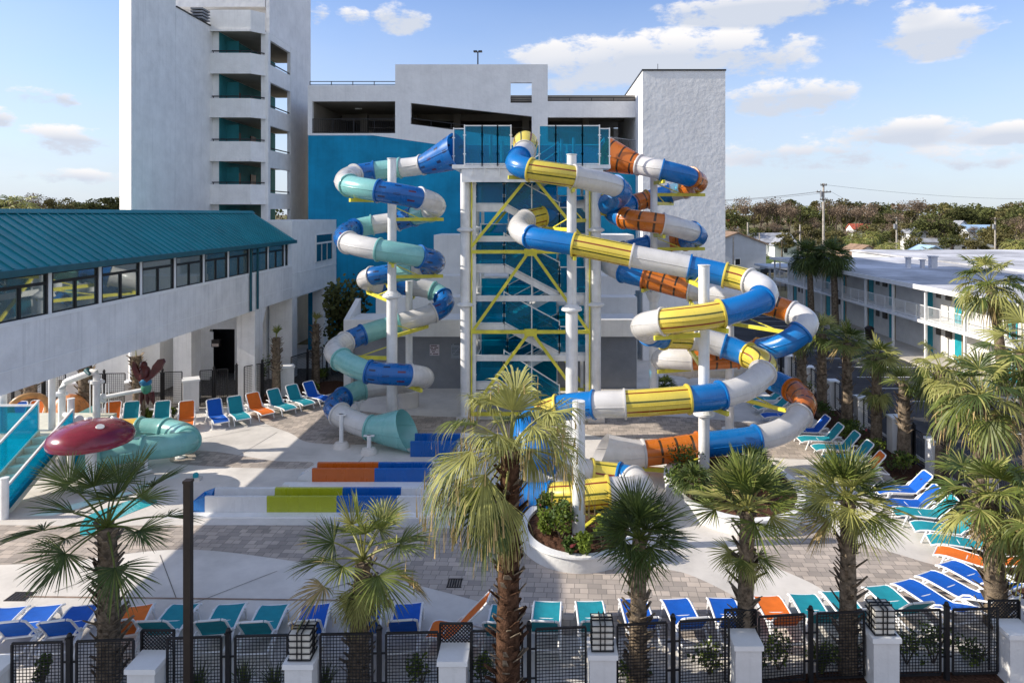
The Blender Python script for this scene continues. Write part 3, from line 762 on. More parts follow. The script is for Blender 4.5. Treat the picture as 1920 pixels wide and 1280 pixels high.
# ================================================================== TUBE SLIDES
TR = .475
def spline(pts, k=9):
    """centripetal Catmull-Rom through the points; returns samples and index of each key"""
    pts = [Vector(p) for p in pts]
    ext = [pts[0]*2-pts[1]] + pts + [pts[-1]*2-pts[-2]]
    out = []; idx = []
    for i in range(1, len(ext)-2):
        p0, p1, p2, p3 = ext[i-1:i+3]
        t0 = 0.0; t1 = t0+max(1e-4, (p1-p0).length)**.5; t2 = t1+max(1e-4, (p2-p1).length)**.5; t3 = t2+max(1e-4, (p3-p2).length)**.5
        idx.append(len(out))
        for j in range(k):
            t = t1+(t2-t1)*j/k
            a1 = p0*((t1-t)/(t1-t0))+p1*((t-t0)/(t1-t0)); a2 = p1*((t2-t)/(t2-t1))+p2*((t-t1)/(t2-t1)); a3 = p2*((t3-t)/(t3-t2))+p3*((t-t2)/(t3-t2))
            b1 = a1*((t2-t)/(t2-t0))+a2*((t-t0)/(t2-t0)); b2 = a2*((t3-t)/(t3-t1))+a3*((t-t1)/(t3-t1))
            out.append(b1*((t2-t)/(t2-t1))+b2*((t-t1)/(t2-t1)))
    idx.append(len(out)); out.append(ext[-2])
    # relax the hand-placed knots a little so the bends read as moulded
    for it in range(5):
        q = out[:]
        for i in range(1, len(out)-1): q[i] = out[i]*.5+(out[i-1]+out[i+1])*.25
        out = q
    return out, idx
SMAT = {'B': SLB, 'D': SLBD, 'W': SLW, 'A': SLA, 'Y': SLY, 'O': SLO}
def tube_slide(name, label, keys, loc, R0=TR, cut=0.0, n=24, flare0=1.0, flare1=1.0, hgt1=1.0):
    """keys: (px, py, d, colour-or-None): every colour starts a new moulded section at that joint"""
    root = thing(name, label, 'water slide', loc)
    pts = [P(a, c_, d) for a, c_, d, c in keys]
    smp, idx = spline(pts)
    secs = []
    for i, kx in enumerate(keys[:-1]):
        if kx[3]: secs.append([idx[i], None, kx[3]])
    for i in range(len(secs)): secs[i][1] = secs[i+1][0] if i+1 < len(secs) else len(smp)-1
    def frame(i):
        t = (smp[min(i+1,len(smp)-1)]-smp[max(i-1,0)]).normalized()
        s_ = t.cross(Vector((0,0,1))).normalized(); u = s_.cross(t)
        return t, s_, u
    for si, (a, e, c) in enumerate(secs):
        b = MB(); L = 0; rows = []
        for i in range(a, e+1):
            t, s_, u = frame(i)
            if i > a: L += (smp[i]-smp[i-1]).length
            q = (i-a)/max(1, e-a)
            r = R0; hu = 1.0; cc = 0
            if si == 0 and flare0 != 1.0: r = R0*(flare0+(1-flare0)*q)
            if si == len(secs)-1 and flare1 != 1.0: r = R0*(1+(flare1-1)*q); cc = cut*q; hu = 1+(hgt1-1)*q
            ring = []
            for j in range(n):
                g = 2*math.pi*j/n
                cu = math.sin(g)
                p = smp[i]+s_*math.cos(g)*r+u*cu*r*hu
                if cc: p = p - t*cc*(cu+.6)*.62*max(.0, 1)
                ring.append(p)
            rows.append((ring, L))
        base = 0
        for ring, L in rows: b.v.extend([tuple(p) for p in ring])
        k = len(rows)
        for i in range(k-1):
            for j in range(n):
                b.uv[len(b.f)] = [(j/n, rows[i][1]), (j/n, rows[i+1][1]), ((j+1)/n, rows[i+1][1]), ((j+1)/n, rows[i][1])]
                b.f.append((i*n+j, (i+1)*n+j, (i+1)*n+(j+1)%n, i*n+(j+1)%n)); b.m.append(0)
        for sg in (0, n//2):      # the bolted seam along both sides
            b.tube([rows[i][0][sg] for i in range(0, k, 2 if k % 2 else 1)], .022, 6, caps=False)
        o = b.build('tube_section', SMAT[c], root, smooth=60)
        # flange where two sections are bolted together
        if si > 0:
            t, s_, u = frame(a); f = MB(); rows2 = []
            for (dr, dt) in ((.0,-.04),(.065,-.04),(.075,0),(.065,.04),(.0,.04)):
                rows2.append([smp[a]+t*dt+(s_*math.cos(2*math.pi*j/n)+u*math.sin(2*math.pi*j/n))*(R0+dr) for j in range(n)])
            for r_ in rows2: f.v.extend([tuple(p) for p in r_])
            for i in range(4):
                for j in range(n): f.f.append((i*n+j,(i+1)*n+j,(i+1)*n+(j+1)%n,i*n+(j+1)%n)); f.m.append(0)
            f.build('flange', SMAT[c], o, smooth=50)
    return root, smp, idx

KA = [(860,283,33.3,'D'),(790,310,34.2,'W'),(751,315,34.4,'A'),(701,321,34.4,'D'),(665,327,34.0,'W'),(647,337,32.3,None),(655,348,30.8,'A'),(709,358,29.9,'D'),
      (787,372,30.3,'W'),(817,384,31.8,None),(806,397,33.4,'A'),(776,405,34.2,'D'),(747,414,34.4,'W'),(697,422,34.3,'A'),(665,429,34.0,'D'),(646,440,32.3,None),
      (653,455,30.8,'W'),(710,468,29.9,'A'),(787,481,30.3,'D'),(817,491,31.8,None),(803,502,33.4,'W'),(781,506,34.0,'A'),(742,511,34.3,'D'),(698,518,34.5,'W'),
      (686,526,35.2,None),(716,533,36.1,'D'),(774,538,36.3,'W'),(812,545,36.3,'A'),(830,556,36.0,'D'),(834,572,35.4,None),(814,586,34.8,'W'),(748,606,34.3,'A'),
      (678,628,33.4,'D'),(648,641,32.7,'W'),(627,656,31.5,None),(639,673,30.5,'A'),(691,697,29.8,'D'),(768,703,30.0,'W'),(796,708,31.3,None),(770,716,32.8,None),(730,722,33.3,None),
      (680,729,32.9,'A'),(643,746,32.0,'D'),(627,760,31.0,None),(636,776,30.0,'W'),(692,801,29.3,'A'),(774,808,28.9,None)]
sA, smA, ixA = tube_slide('tube_slide', 'winding blue, white and pale aqua tube slide left of the stair tower', KA, tuple(P(735,790,32).to_tuple()[:2])+(0,), flare0=1.95, flare1=1.85, cut=.62)
KB = [(985,268,32.6,'Y'),(984,284,31.3,'W'),(974,296,30.4,'B'),(968,308,29.5,None),(993,318,28.9,'Y'),(1074,331,28.9,'W'),(1155,350,30.2,'B'),(1165,366,31.6,None),
      (1131,385,33.2,'Y'),(1104,391,33.7,'W'),(1063,397,33.9,'B'),(1016,406,33.5,'Y'),(985,413,32.5,'W'),(972,429,30.9,None),(994,444,29.6,'B'),(1076,458,28.9,'Y'),
      (1185,480,28.4,'W'),(1295,501,27.9,'B'),(1361,516,27.5,'Y'),(1405,527,27.0,'W'),(1432,541,26.2,None),(1430,560,25.3,'B'),(1352,588,24.6,'Y'),(1242,603,24.9,'W'),
      (1205,611,26.2,None),(1218,624,27.6,'B'),(1244,632,28.4,'Y'),(1296,634,28.8,'W'),(1358,649,28.6,'B'),(1404,666,28.0,'Y'),(1431,680,26.9,None),(1430,699,25.9,'W'),
      (1404,723,25.2,None),(1351,741,24.7,'B'),(1293,748,24.4,'Y'),(1168,757,24.4,'W'),(1114,758,24.6,'B'),(1045,766,25.0,'Y'),(1004,784,25.0,'B'),(985,812,24.2,None),(1008,846,23.6,None),
      (1040,868,23.7,'W'),(1107,888,24.1,'Y'),(1163,895,24.0,'B'),(1188,902,23.6,'W'),(1200,914,22.9,None),(1184,922,22.3,None),(1140,922,22.0,'Y'),(1084,929,22.2,'Y'),(1036,932,22.6,'B'),(988,936,22.9,None)]
sB, smB, ixB = tube_slide('tube_slide', 'winding yellow striped, white and blue tube slide leaving the front of the platform', KB, (1.5,29,0), flare0=1.25, flare1=1.15)
KC = [(1136,290,34.0,'O'),(1200,310,33.2,'W'),(1240,318,32.5,'B'),(1296,333,33.0,'O'),(1309,344,34.4,None),(1283,355,35.9,'W'),(1258,362,36.3,'B'),(1214,374,36.3,'O'),
      (1182,383,35.8,'B'),(1148,395,34.2,None),(1170,409,32.5,'O'),(1243,420,31.7,'W'),(1298,435,32.7,'B'),(1308,445,34.3,None),(1284,452,35.9,'O'),(1255,455,36.4,'W'),
      (1214,459,36.3,'B'),(1172,470,35.9,'W'),(1134,488,34.3,None),(1171,511,32.7,'B'),(1206,520,32.2,'O'),(1293,543,31.4,'W'),(1420,566,29.9,'O'),(1487,586,29.2,'W'),
      (1513,603,28.4,None),(1502,622,28.0,'B'),(1472,644,28.1,None),(1425,656,28.9,'O'),(1383,668,29.6,'O'),(1296,673,29.8,'W'),(1246,671,30.5,None),(1244,680,31.6,None),(1290,689,32.4,'W'),
      (1385,692,32.8,None),(1430,705,31.4,'B'),(1487,731,29.7,'O'),(1508,752,28.6,None),(1500,778,27.6,'W'),(1470,806,26.9,None),(1421,821,26.5,'B'),(1309,835,26.2,'O'),(1206,850,25.95,'W'),(1112,852,25.85,None)]
sC, smC, ixC = tube_slide('tube_slide', 'winding orange ringed, white and blue tube slide on the right', KC, (7,32,0), flare0=1.85, flare1=1.5, cut=.6, hgt1=1.05)

# short feet below the lowest bends of the aqua slide
for px, py, d, top, lab in [(640,838,29.2,776,'short white slide support on a round concrete foot below a blue bend'),(692,850,28.5,815,'short white slide support on a round foot below the aqua flare'),(672,800,32.0,752,'thin white slide support standing on the shaded pavers behind the aqua slide')]:
    g = P(px, py, d); g.z = 0
    t = thing('slide_support', lab, 'support post', g)
    b = MB(); b.cyl(g+Vector((0,0,.1)), g+Vector((0,0,ZD(top,d))), .09, n=12); b.box(g.x-.22,g.x+.22,g.y-.05,g.y+.05,ZD(top,d)-.06,ZD(top,d)); b.build('pole', STEELW, t, True)
    b = MB(); b.lathe([(.36,0),(.34,.1),(.26,.22),(.12,.25),(0,.25)], g, 16); b.build('foot', CONC, t, True)

# ---- columns that carry the slides, with yellow arms
def column(px, d, r0, zj, r1, zt, label, arms=(), zb=0.0, cone=False):
    X = XD(px, d)
    t = thing('slide_column', label, 'column', (X, d, zb))
    b = MB(); b.cyl((X,d,zb),(X,d,zj if zj else zt), r0, n=20)
    b.cyl((X,d,zb+.02),(X,d,zb+.05), r0+.17, n=16)
    b.build('pole', STEELW, t, True)
    if zj:
        b = MB()
        b.lathe([(r0+.01,-.5 if cone else -.14),(r0+.19,-.06),(r0+.19,.02),(r1+.02,.22 if not cone else .1)], (X,d,zj), 20)
        for k in range(10):
            g = 2*math.pi*k/10; b.cyl((X+math.cos(g)*(r0+.12),d+math.sin(g)*(r0+.12),zj-.08),(X+math.cos(g)*(r0+.12),d+math.sin(g)*(r0+.12),zj+.1),.03,n=6)
        b.build('flange_joint', STEELW, t, True)
        b = MB(); b.cyl((X,d,zj+.05),(X,d,zt), r1, n=18); b.cyl((X,d,zt+.001),(X,d,zt+.03), r1+.03, n=18); b.build('upper_pole', STEELW, t, True)
    for sm, i in arms:
        p = sm[i]; z = p.z-TR-.10
        dv = Vector((p.x-X, p.y-d, 0)); L = dv.length; dv.normalize()
        a = Vector((X,d,z))+dv*(r1*.7); e = Vector((X,d,z))+dv*(L+.38)
        b = MB(); b.bar(a, e, .12, .16)
        b.bar(Vector((p.x,p.y,z+.05)), Vector((p.x,p.y,p.z-TR+.03)), .34, .1, up=dv)
        b.bar(Vector((X,d,z+.55))+dv*r1*.8, Vector((X,d,z+.05))+dv*(L*.62), .045)
        b.build('support_arm', YELST, t)
    return t
def near(sm, ix, keys, sel): return [(sm, ix[k]) for k in sel]
column(735, 32, .25, 6.15, .205, 12.55, 'tall white steel column in the middle of the blue and aqua slide', [(smA,ixA[k]+3) for k in (2,6,9,12,17,19,22,24,30,33,37)])
tm = column(767, 35.5, .18, None, .18, 6.5, 'thin white column behind the blue and aqua slide on a round drum base', [(smA,ixA[26]),(smA,ixA[31])])
b = MB(); b.cyl((XD(767,35.5),35.5,.0),(XD(767,35.5),35.5,.78),.52,n=24); b.build('drum_base', CONC, tm, True)
column(1072, 30.4, .27, 5.75, .215, 12.6, 'tall white column directly in front of the stair tower carrying the yellow slide', [(smB,ixB[k]) for k in (3,5,9,11,15)])
column(1320, 25.5, .205, 2.55, .205, 8.05, 'white column standing in the right planter between the crossing slides', [(smB,ixB[k]) for k in (17,22,23,27,33)]+[(smC,ixC[21]),(smC,ixC[41])], zb=.3)
column(1226, 34.0, .225, 6.1, .18, 11.9, 'slim white column inside the upper orange slide loops', [(smC,ixC[k]) for k in (2,4,6,11,13,15,20)], cone=True)
column(1368, 31.6, .20, None, .20, 4.95, 'white column behind the right slides standing on the pavers', [(smC,ixC[k]) for k in (24,30,33,36)])
column(1085, 20.4, .19, None, .19, 4.4, 'white column standing in the flower planter behind the big palm', [(smB,ixB[47])], zb=.4)

# ================================================================== STAIR TOWER
st = thing('stair_tower', 'white steel stair tower with teal glass panels and yellow bracing', 'tower', (-.6,35,0))
TX0, TX1, TY0, TY1 = -3.79, 2.5, 33.0, 37.5
for x in (TX0, TX1):
    for y in (TY0, TY1):
        b = MB(); b.cyl((x,y,0),(x,y,12.1),.25,n=18)
        for zz in (5.6, 9.2): b.lathe([(.26,-.12),(.42,-.04),(.42,.03),(.26,.12)], (x,y,zz), 18)
        b.build('column', STEELW, st, True)
        s_ = 1 if x < 0 else -1
        b = MB(); b.bar((x+s_*.42,y+.02,0),(x+s_*.42,y+.02,12.1),.16,.16); b.build('secondary_post', STEELW, st)
def braces(y):
    xm = (TX0+TX1)/2; a0 = TX0+.3; a1 = TX1-.3
    for (zt, zb_) in ((11.75,8.4),(8.1,4.25),(4.2,.5)):
        for x in (a0, a1):
            b = MB(); b.bar((xm+(.12 if x > xm else -.12),y,zt),(x,y,zb_),.11,.14); b.build('yellow_brace', YELST, st)
    for z in (8.15, 4.3, .35):
        b = MB(); b.bar((a0,y,z),(a1,y,z),.13,.17); b.box(xm-.3,xm+.3,y-.09,y+.09,z-.2,z+.14); b.build('yellow_beam', YELST, st)
braces(TY0-.12); braces(TY1)
for x in (TX0+.3, TX1-.3):
    b = MB(); b.bar((x,TY0-.11,.3),(x,TY0-.11,11.9),.07,.07); b.build('yellow_post', YELST, st)
for x in (TX0, TX1):
    for (za_, zb_) in ((8.4,11.7),(4.5,8.0),(.6,4.1)):
        b = MB(); b.bar((x,TY0+.3,za_),(x,TY1-.3,zb_),.11,.14); b.build('yellow_brace', YELST, st)
b = MB()
for z in (8.62, 5.72, 2.82):
    b.box(TX0+.2,TX1-.2,TY0+.2,TY0+.38,z,z+.28); b.box(TX0+.2,TX1-.2,TY1-.4,TY1-.22,z,z+.28)
for x in (TX0,TX1):
    for z in (8.62,5.72,2.82): b.box(x-.1,x+.1,TY0+.3,TY1-.4,z+.002,z+.278)
b.build('floor_beam', STEELW, st)
FZ = 12.3
b = MB(); b.box(-4.35,3.15,32.3,38.6,FZ-.18,FZ); b.build('platform', STEELW, st)
b = MB()
b.box(-3.9,2.8,32.36,32.56,FZ-.82,FZ-.19); b.box(-3.9,2.8,38.2,38.4,FZ-.82,FZ-.19)
for x in (-3.9,-2.2,-.7,.9,2.6): b.box(x,x+.15,32.57,38.19,FZ-.6,FZ-.2)
for x in (-3.4,-2.8,-2.1,-1.2,.9,1.6): b.bar((x,32.33,FZ-.5),(x,32.33,FZ+.1),.05)
b.build('platform_beam', STEELW, st)
def glass(a, c, z0a, z0c, h, post0=True, post1=True, top=True):
    a = Vector(a); c = Vector(c); e = (c-a).normalized(); n = Vector((e.y,-e.x,0))*.012
    A0 = Vector((a.x,a.y,z0a)); C0 = Vector((c.x,c.y,z0c)); H = Vector((0,0,h)); g = e*.03
    b = MB(); q = [A0+g, C0-g, C0-g+H, A0+g+H]
    b.add([p+n for p in q]+[p-n for p in q], [(0,1,2,3),(7,6,5,4),(0,4,5,1),(1,5,6,2),(2,6,7,3),(3,7,4,0)])
    b.build('glass_panel', GLASST, st)
    f = MB()
    for on, p0 in ((post0, A0), (post1, C0)):
        if on: f.bar(p0-Vector((0,0,.12)), p0+H+Vector((0,0,.05)), .055)
    if top: f.bar(A0+H, C0+H, .05); f.bar(A0-Vector((0,0,.02)), C0-Vector((0,0,.02)), .045)
    for k in (.25,.75):
        for p0 in (A0, C0): f.bar(p0+H*k-e*.07, p0+H*k+e*.07, .05)
    f.build('glass_frame', STEELW, st)
yF = 32.3
for p0, p1 in ((871,904),(904,933),(933,958),(1011,1042),(1042,1092),(1092,1124)):
    glass((XD(p0,yF),yF,0),(XD(p1,yF),yF,0),FZ+.06,FZ+.06,1.78)
glass((-4.36,32.95,0),(-3.8,32.95,0),FZ+.02,FZ+.02,1.76); glass((2.68,32.95,0),(3.16,32.95,0),FZ+.02,FZ+.02,1.76)
for xa in (-4.3,-2.4,-.6,1.3): glass((xa,38.5,0),(xa+1.85,38.5,0),FZ+.06,FZ+.06,1.5)
glass((3.1,35.2,0),(3.1,38.4,0),FZ+.06,FZ+.06,1.5); glass((-4.3,35.6,0),(-4.3,38.4,0),FZ+.06,FZ+.06,1.5)
b = MB()
for x, y in ((-2.6,33.4),(1.5,34.4),(.9,34.9),(-2.2,36)): b.cyl((x,y,FZ),(x,y,FZ+1.5),.08,n=10)
b.build('queue_post', DOORT, st, True)
LZ = [10.42,7.45,4.6,1.75]; RZ_ = [8.95,6.05,3.15]
LX0, LX1, RX0, RX1 = -3.35,-1.95,.75,2.15
YA, YM, YB = 33.35, 34.75, 36.2
def landing(x0,x1,z,left):
    b = MB(); b.box(x0,x1,YA,YB,z-.06,z); b.box(x0,x1,YA-.07,YA-.005,z-.34,z+.02); b.box(x0,x1,YB+.005,YB+.07,z-.34,z+.02)
    xe = x0 if left else x1; b.box(xe-.04,xe+.04,YA,YB,z-.34,z-.062)
    b.build('landing', STEELW, st)
    glass((x0,YA-.03,0),(x1,YA-.03,0),z+.08,z+.08,1.25); glass((x0,YB+.03,0),(x1,YB+.03,0),z+.08,z+.08,1.9)
    glass((xe,YA,0),(xe,YB,0),z+.08,z+.08,1.02, False, False)
for z in LZ: landing(LX0,LX1,z,True)
for z in RZ_: landing(RX0,RX1,z,False)
def flight(y0,y1,xa,za,xc,zc,front):
    b = MB(); n = 9
    for k in range(n):
        f0 = (k+.5)/n; x = xa+(xc-xa)*f0; z = za+(zc-za)*f0
        b.box(x-.16,x+.16,y0+.08,y1-.08,z-.03,z)
    for y in (y0+.04,y1-.04): b.bar((xa,y,za-.12),(xc,y,zc-.12),.06,.28)
    b.build('stair_flight', STEELW, st)
    for y in ((y0-.03,) if front else (y1+.03,)):
        xm = (xa+xc)/2; zm = (za+zc)/2
        glass((xa,y,0),(xm,y,0),za+.12,zm+.12,1.45); glass((xm,y,0),(xc,y,0),zm+.12,zc+.12,1.45,False)
    y = y1-.02 if front else y0+.02
    f = MB(); f.bar((xa,y,za+1),(xc,y,zc+1),.05); f.bar((xa,y,za+.55),(xc,y,zc+.55),.035); f.bar((xa,y,za+.28),(xc,y,zc+.28),.03); f.build('stair_rail', STEELW, st)
    g_ = MB(); xm_ = (xa+xc)/2; zm_ = (za+zc)/2; ye = y0-.03 if front else y1+.03; g_.bar((xm_,ye,zm_-1.2),(xm_,ye,zm_+1.75),.05); g_.build('stair_post', STEELW, st)
for i in range(3): flight(YA,YM-.06,LX1,LZ[i],RX0,RZ_[i],True); flight(YM+.06,YB,RX0,RZ_[i],LX1,LZ[i+1],False)
flight(YA,YM-.06,LX1,LZ[3],RX0,.05,True); flight(YM+.06,YB,RX0,12.2,LX1,LZ[0],False)
for z0_, z1_ in ((9.0,11.6),(6.2,8.6),(3.2,5.7),(.4,2.8)):
    glass((LX1+.05,YB+.3,0),((LX1+RX0)/2,YB+.3,0),z0_,z0_,z1_-z0_); glass(((LX1+RX0)/2,YB+.3,0),(RX0-.05,YB+.3,0),z0_,z0_,z1_-z0_,False)
for x in (TX0,TX1):
    for y in (TY0,TY1):
        b = MB(); b.box(x-.4,x+.4,y-.4,y+.4,0,.25); b.build('footing', CONC, st)
b = MB(); b.box(LX0,LX1,YA,YB,.7,1.35); b.box(LX0-.3,LX1+.4,YA-.2,YB,.0,.16); b.build('stair_base', STEELW, st)
# ================================================================== RUN-OUT LANES
def lane(label, y0, y1, xs, mats, h=.56, wt=.13, floor=.18, cap=None, loc=None):
    t = thing('runout_lane', label, 'slide lane', ((xs[0]+xs[-1])/2,(y0+y1)/2,0))
    for i in range(len(xs)-1):
        x0, x1 = xs[i], xs[i+1]; b = MB(); ym = (y0+y1)/2
        prof = [(y0,0),(y0,h),(y0+.04,h+.02),(y0+wt,h),(y0+wt+.04,floor+.05),(y0+wt+.12,floor),(y1-wt-.12,floor),(y1-wt-.04,floor+.05),(y1-wt,h),(y1-.04,h+.02),(y1,h),(y1,0)]
        b.yz(prof, x0, x1)
        b.build('trough_section', mats[i], t)
    return t
D1, D2, D3 = 25.2, 22.75, 28.2
e1 = [XD(p,D1) for p in (585,702,806,1130)]; 
l1 = lane('straight run-out lane with orange, then blue, then white trough walls', D1, D1+.72, e1, [SLOP,SLBP,SLWP], h=.57)
x0 = e1[0]; b = MB()
prof = [(D1,0),(D1,.56),(D1+.72,.56),(D1+.72,0)]
b.add([(x0-.004,D1,0),(x0-.004,D1,.57),(x0-.004,D1+.13,.57),(x0-.55,D1+.1,.25),(x0-.62,D1+.12,0),(x0-.004,D1+.72,0),(x0-.004,D1+.72,.57),(x0-.004,D1+.59,.57),(x0-.55,D1+.62,.25),(x0-.62,D1+.60,0),(x0-.004,D1+.16,.12),(x0-.004,D1+.56,.12)],
      [(0,4,3,1),(1,3,2),(5,6,8,9),(6,7,8),(4,9,8,3),(2,3,10),(3,8,11,10),(8,7,11)])
b.build('end_cap', SLWP, l1)
e2 = [XD(p,D2) for p in (384,500,631,744,866,945,1030)]
l2 = lane('front run-out lane with white, lime, blue and white trough walls and blue end', D2, D2+.82, e2, [SLWP,SLL,SLBP,SLWP,SLL,SLB])
x0 = e2[0]; b = MB()
b.add([(x0-.004,D2,0),(x0-.004,D2,.56),(x0-.004,D2+.13,.56),(x0-.4,D2+.02,.42),(x0-.55,D2+.05,0),(x0-.004,D2+.82,0),(x0-.004,D2+.82,.56),(x0-.004,D2+.69,.56),(x0-.4,D2+.80,.42),(x0-.55,D2+.77,0),(x0-.15,D2+.25,.2),(x0-.15,D2+.6,.2)],
      [(0,4,3,1),(1,3,2),(5,6,8,9),(6,7,8),(4,9,8,3),(2,3,10),(3,8,11,10),(8,7,11)])
b.build('end_cap', SLB, l2)
e3 = [XD(p,27.9) for p in (768,857,940)]
l3 = lane('short run-out lane of the aqua slide with a deep blue start and white end', 28.05, 29.15, e3, [SLBP,SLWP], h=.62)
b = MB(); b.box(e1[0]-1.0,e1[-1]+.3,D1-.25,D1-.004,0,.10); b.box(e2[0]-1.2,e2[-1],D2-.35,D2-.004,0,.05); b.box(e2[1],e1[-1],D2+.824,D1-.254,0,.12)
struct(b.build('lane_kerb', WPAINT))

# ================================================================== CHILDREN'S PLAY AREA (left)
ks = tube_slide.__globals__
KK = [(222,806,29.4,'Q'),(262,804,29.4,'A'),(312,806,29.3,'A'),(346,814,28.7,None),(353,826,27.9,'A'),(326,834,27.2,None),(270,840,26.8,'A'),(200,852,26.6,'A'),(150,866,26.6,None)]
SMAT['Q'] = SLYP
sK, smK, ixK = tube_slide('kiddie_slide', 'small curled aqua tube slide with a yellow start behind the red mushroom', KK, (-13.6,28,0), R0=.46)
for px, py in ((338,858),(274,882)):
    g = G(px, py); b = MB(); b.cyl((g.x,g.y,0),(g.x,g.y,.75),.07,n=10); b.cyl((g.x,g.y,0),(g.x,g.y,.06),.2,n=12); b.build('slide_leg', STEELW, sK, True)
# mushroom
mc = P(171,812,24.6)
mu = thing('mushroom_shower', 'dark red mushroom shaped water feature with white spots', 'water feature', (mc.x,mc.y,0))
RED = mat('mushroom_red', (.20,.012,.035), .22, .5, .12, 3, coat=.3)
b = MB(); 
prof = [(0,.42),(.35,.40),(.75,.33),(1.1,.2),(1.32,.02),(1.4,-.18),(1.36,-.34),(1.22,-.40),(.9,-.36),(.2,-.33),(0,-.33)]
b.lathe(prof, mc+Vector((0,0,.02)), 40); cap = b.build('cap', RED, mu, 50)
b = MB()
for az_, r_ in ((-35,.72),(-166,.98),(70,.9),(130,.8)):
    a_ = R(az_); z = next(z0+(z1-z0)*(r_-r0)/(r1-r0) for (r0,z0),(r1,z1) in zip(prof,prof[1:]) if r0 <= r_ <= r1)+.02; nrm = Vector((math.cos(a_)*r_*.55, math.sin(a_)*r_*.55, .8)).normalized()
    c = mc+Vector((math.cos(a_)*r_, math.sin(a_)*r_, z-.0))
    s1 = nrm.cross(Vector((0,0,1))).normalized(); s2 = nrm.cross(s1)
    k = 14; pts = [c+nrm*.035+(s1*math.cos(2*math.pi*i/k)+s2*math.sin(2*math.pi*i/k))*.13 for i in range(k)]+[c-nrm*.06+(s1*math.cos(2*math.pi*i/k)+s2*math.sin(2*math.pi*i/k))*.15 for i in range(k)]
    b.add(pts, [tuple(range(k))]+[(i,k+i,k+(i+1)%k,(i+1)%k) for i in range(k)])
b.build('spot', WPAINT, cap)
b = MB(); b.lathe([(.28,0),(.2,.3),(.17,1.0),(.2,1.9)], (mc.x,mc.y,0), 18); b.build('stem', STEELW, mu, True)
# play platform with stair
pp = thing('play_platform', 'childrens play platform with cream stair, white posts and turquoise glass sides', 'play structure', (-18.6,25,0))
CREAM = mat('cream_fibreglass', (.62,.60,.48), .5, .4, .08, 3)
def stairs_():
    b = MB(); n = 8; ya, yb, z1 = 22.6, 25.7, 1.65
    for k in range(n):
        y = ya+(yb-ya)*k/n; z = z1*(k+1)/n
        b.box(-19.0,-17.95,y,y+(yb-ya)/n+.02,z-.06,z); b.box(-19.0,-17.95,y,y+.03,z-z1/n,z-.061)
    return b
stairs_().build('stair_steps', mat('tread', (.45,.55,.47), .7, .3, .15, 4), pp)
b = MB()
for x in (-19.08,-17.9): b.yz([(22.4,0),(22.4,.18),(25.75,1.85),(25.75,1.5),(22.9,0)], x, x+.07)
b.build('stringer', CREAM, pp)
b = MB(); b.box(-22.5,-17.9,25.76,28.6,1.5,1.65); b.build('deck', CREAM, pp)
def pglass(q):
    b = MB(); q = [Vector(p) for p in q]; n = (q[1]-q[0]).cross(q[3]-q[0]).normalized()*.012
    b.add([p+n for p in q]+[p-n for p in q], [(0,1,2,3),(7,6,5,4),(0,4,5,1),(1,5,6,2),(2,6,7,3),(3,7,4,0)]); b.build('glass_panel', GLASST, pp)
    f = MB(); f.bar(q[3],q[2],.07); f.bar(q[0],q[3],.06); f.bar(q[1],q[2],.06); f.build('glass_frame', STEELW, pp)
pglass([(-17.8,22.5,.05),(-17.8,25.8,1.75),(-17.8,25.8,2.6),(-17.8,22.5,.9)])
pglass([(-19.12,22.5,.2),(-19.12,25.8,1.8),(-19.12,25.8,2.9),(-19.12,22.5,1.15)])
pglass([(-22.4,25.8,1.7),(-19.15,25.8,1.7),(-19.15,25.8,2.75),(-22.4,25.8,2.75)])
pglass([(-17.86,25.85,.1),(-17.86,28.5,.1),(-17.86,28.5,1.45),(-17.86,25.85,1.45)])
for x, y, z in [(-20.75,26.2,3.3),(-19.1,26.5,3.7),(-17.95,25.9,2.95),(-22.4,25.7,3.1),(-17.7,22.4,1.3)]:
    b = MB(); b.cyl((x,y,0),(x,y,z),.12,n=14); b.cyl((x,y,z+.001),(x,y,z+.04),.13,n=14); b.build('post', STEELW, pp, True)
b = MB()
for k in range(7): b.bar((-18.95+k*.13,28.5,1.65),(-18.95+k*.13,28.5,2.9),.03)
b.build('bar_gate', RESIN, pp)
# arch pipe
pa = thing('spray_arch', 'bent white pipe arch with nozzles above the play platform', 'water feature', P(150,860,27.5)*1)
pa.location.z = 0; ROOT[pa.name] = tuple(pa.location)
a0 = P(116,890,27.2); a1 = P(116,728,27.2); a2 = P(128,714,27.2); a3 = P(172,697,27.2); a4 = P(181,704,27.2); a5 = P(181,790,27.2)
b = MB(); b.tube([(a0.x,a0.y,0), a1, a1*.4+a2*.6+Vector((0,0,.05)), a2, a3, a4*.5+a3*.5+Vector((.05,0,.05)), a4, (a5.x,a5.y,0)], .13, 14); b.build('pipe', STEELW, pa, True)
b = MB()
for q in (P(113,738,27.2),P(181,715,27.2)): b.cyl(q+Vector((-.3,0,0)),q+Vector((.3,0,0)),.06,n=10); b.cyl(q-Vector((0,0,.06)),q+Vector((0,0,.06)),.22,n=14)
b.build('valve', STEELW, pa, True)
b = MB(); q = P(122,777,27.0); e = P(146,786,26.2); b.cyl(q,e,.1,n=12); b.cyl(e,e+(e-q).normalized()*.12,.17,n=12); b.build('spray_nozzle', RESIN, pa, True)
b = MB(); b.cyl(P(163,694,27.2),P(168,702,27.0),.12,.05,10); b.build('nozzle', TEALTRIM, pa, True)
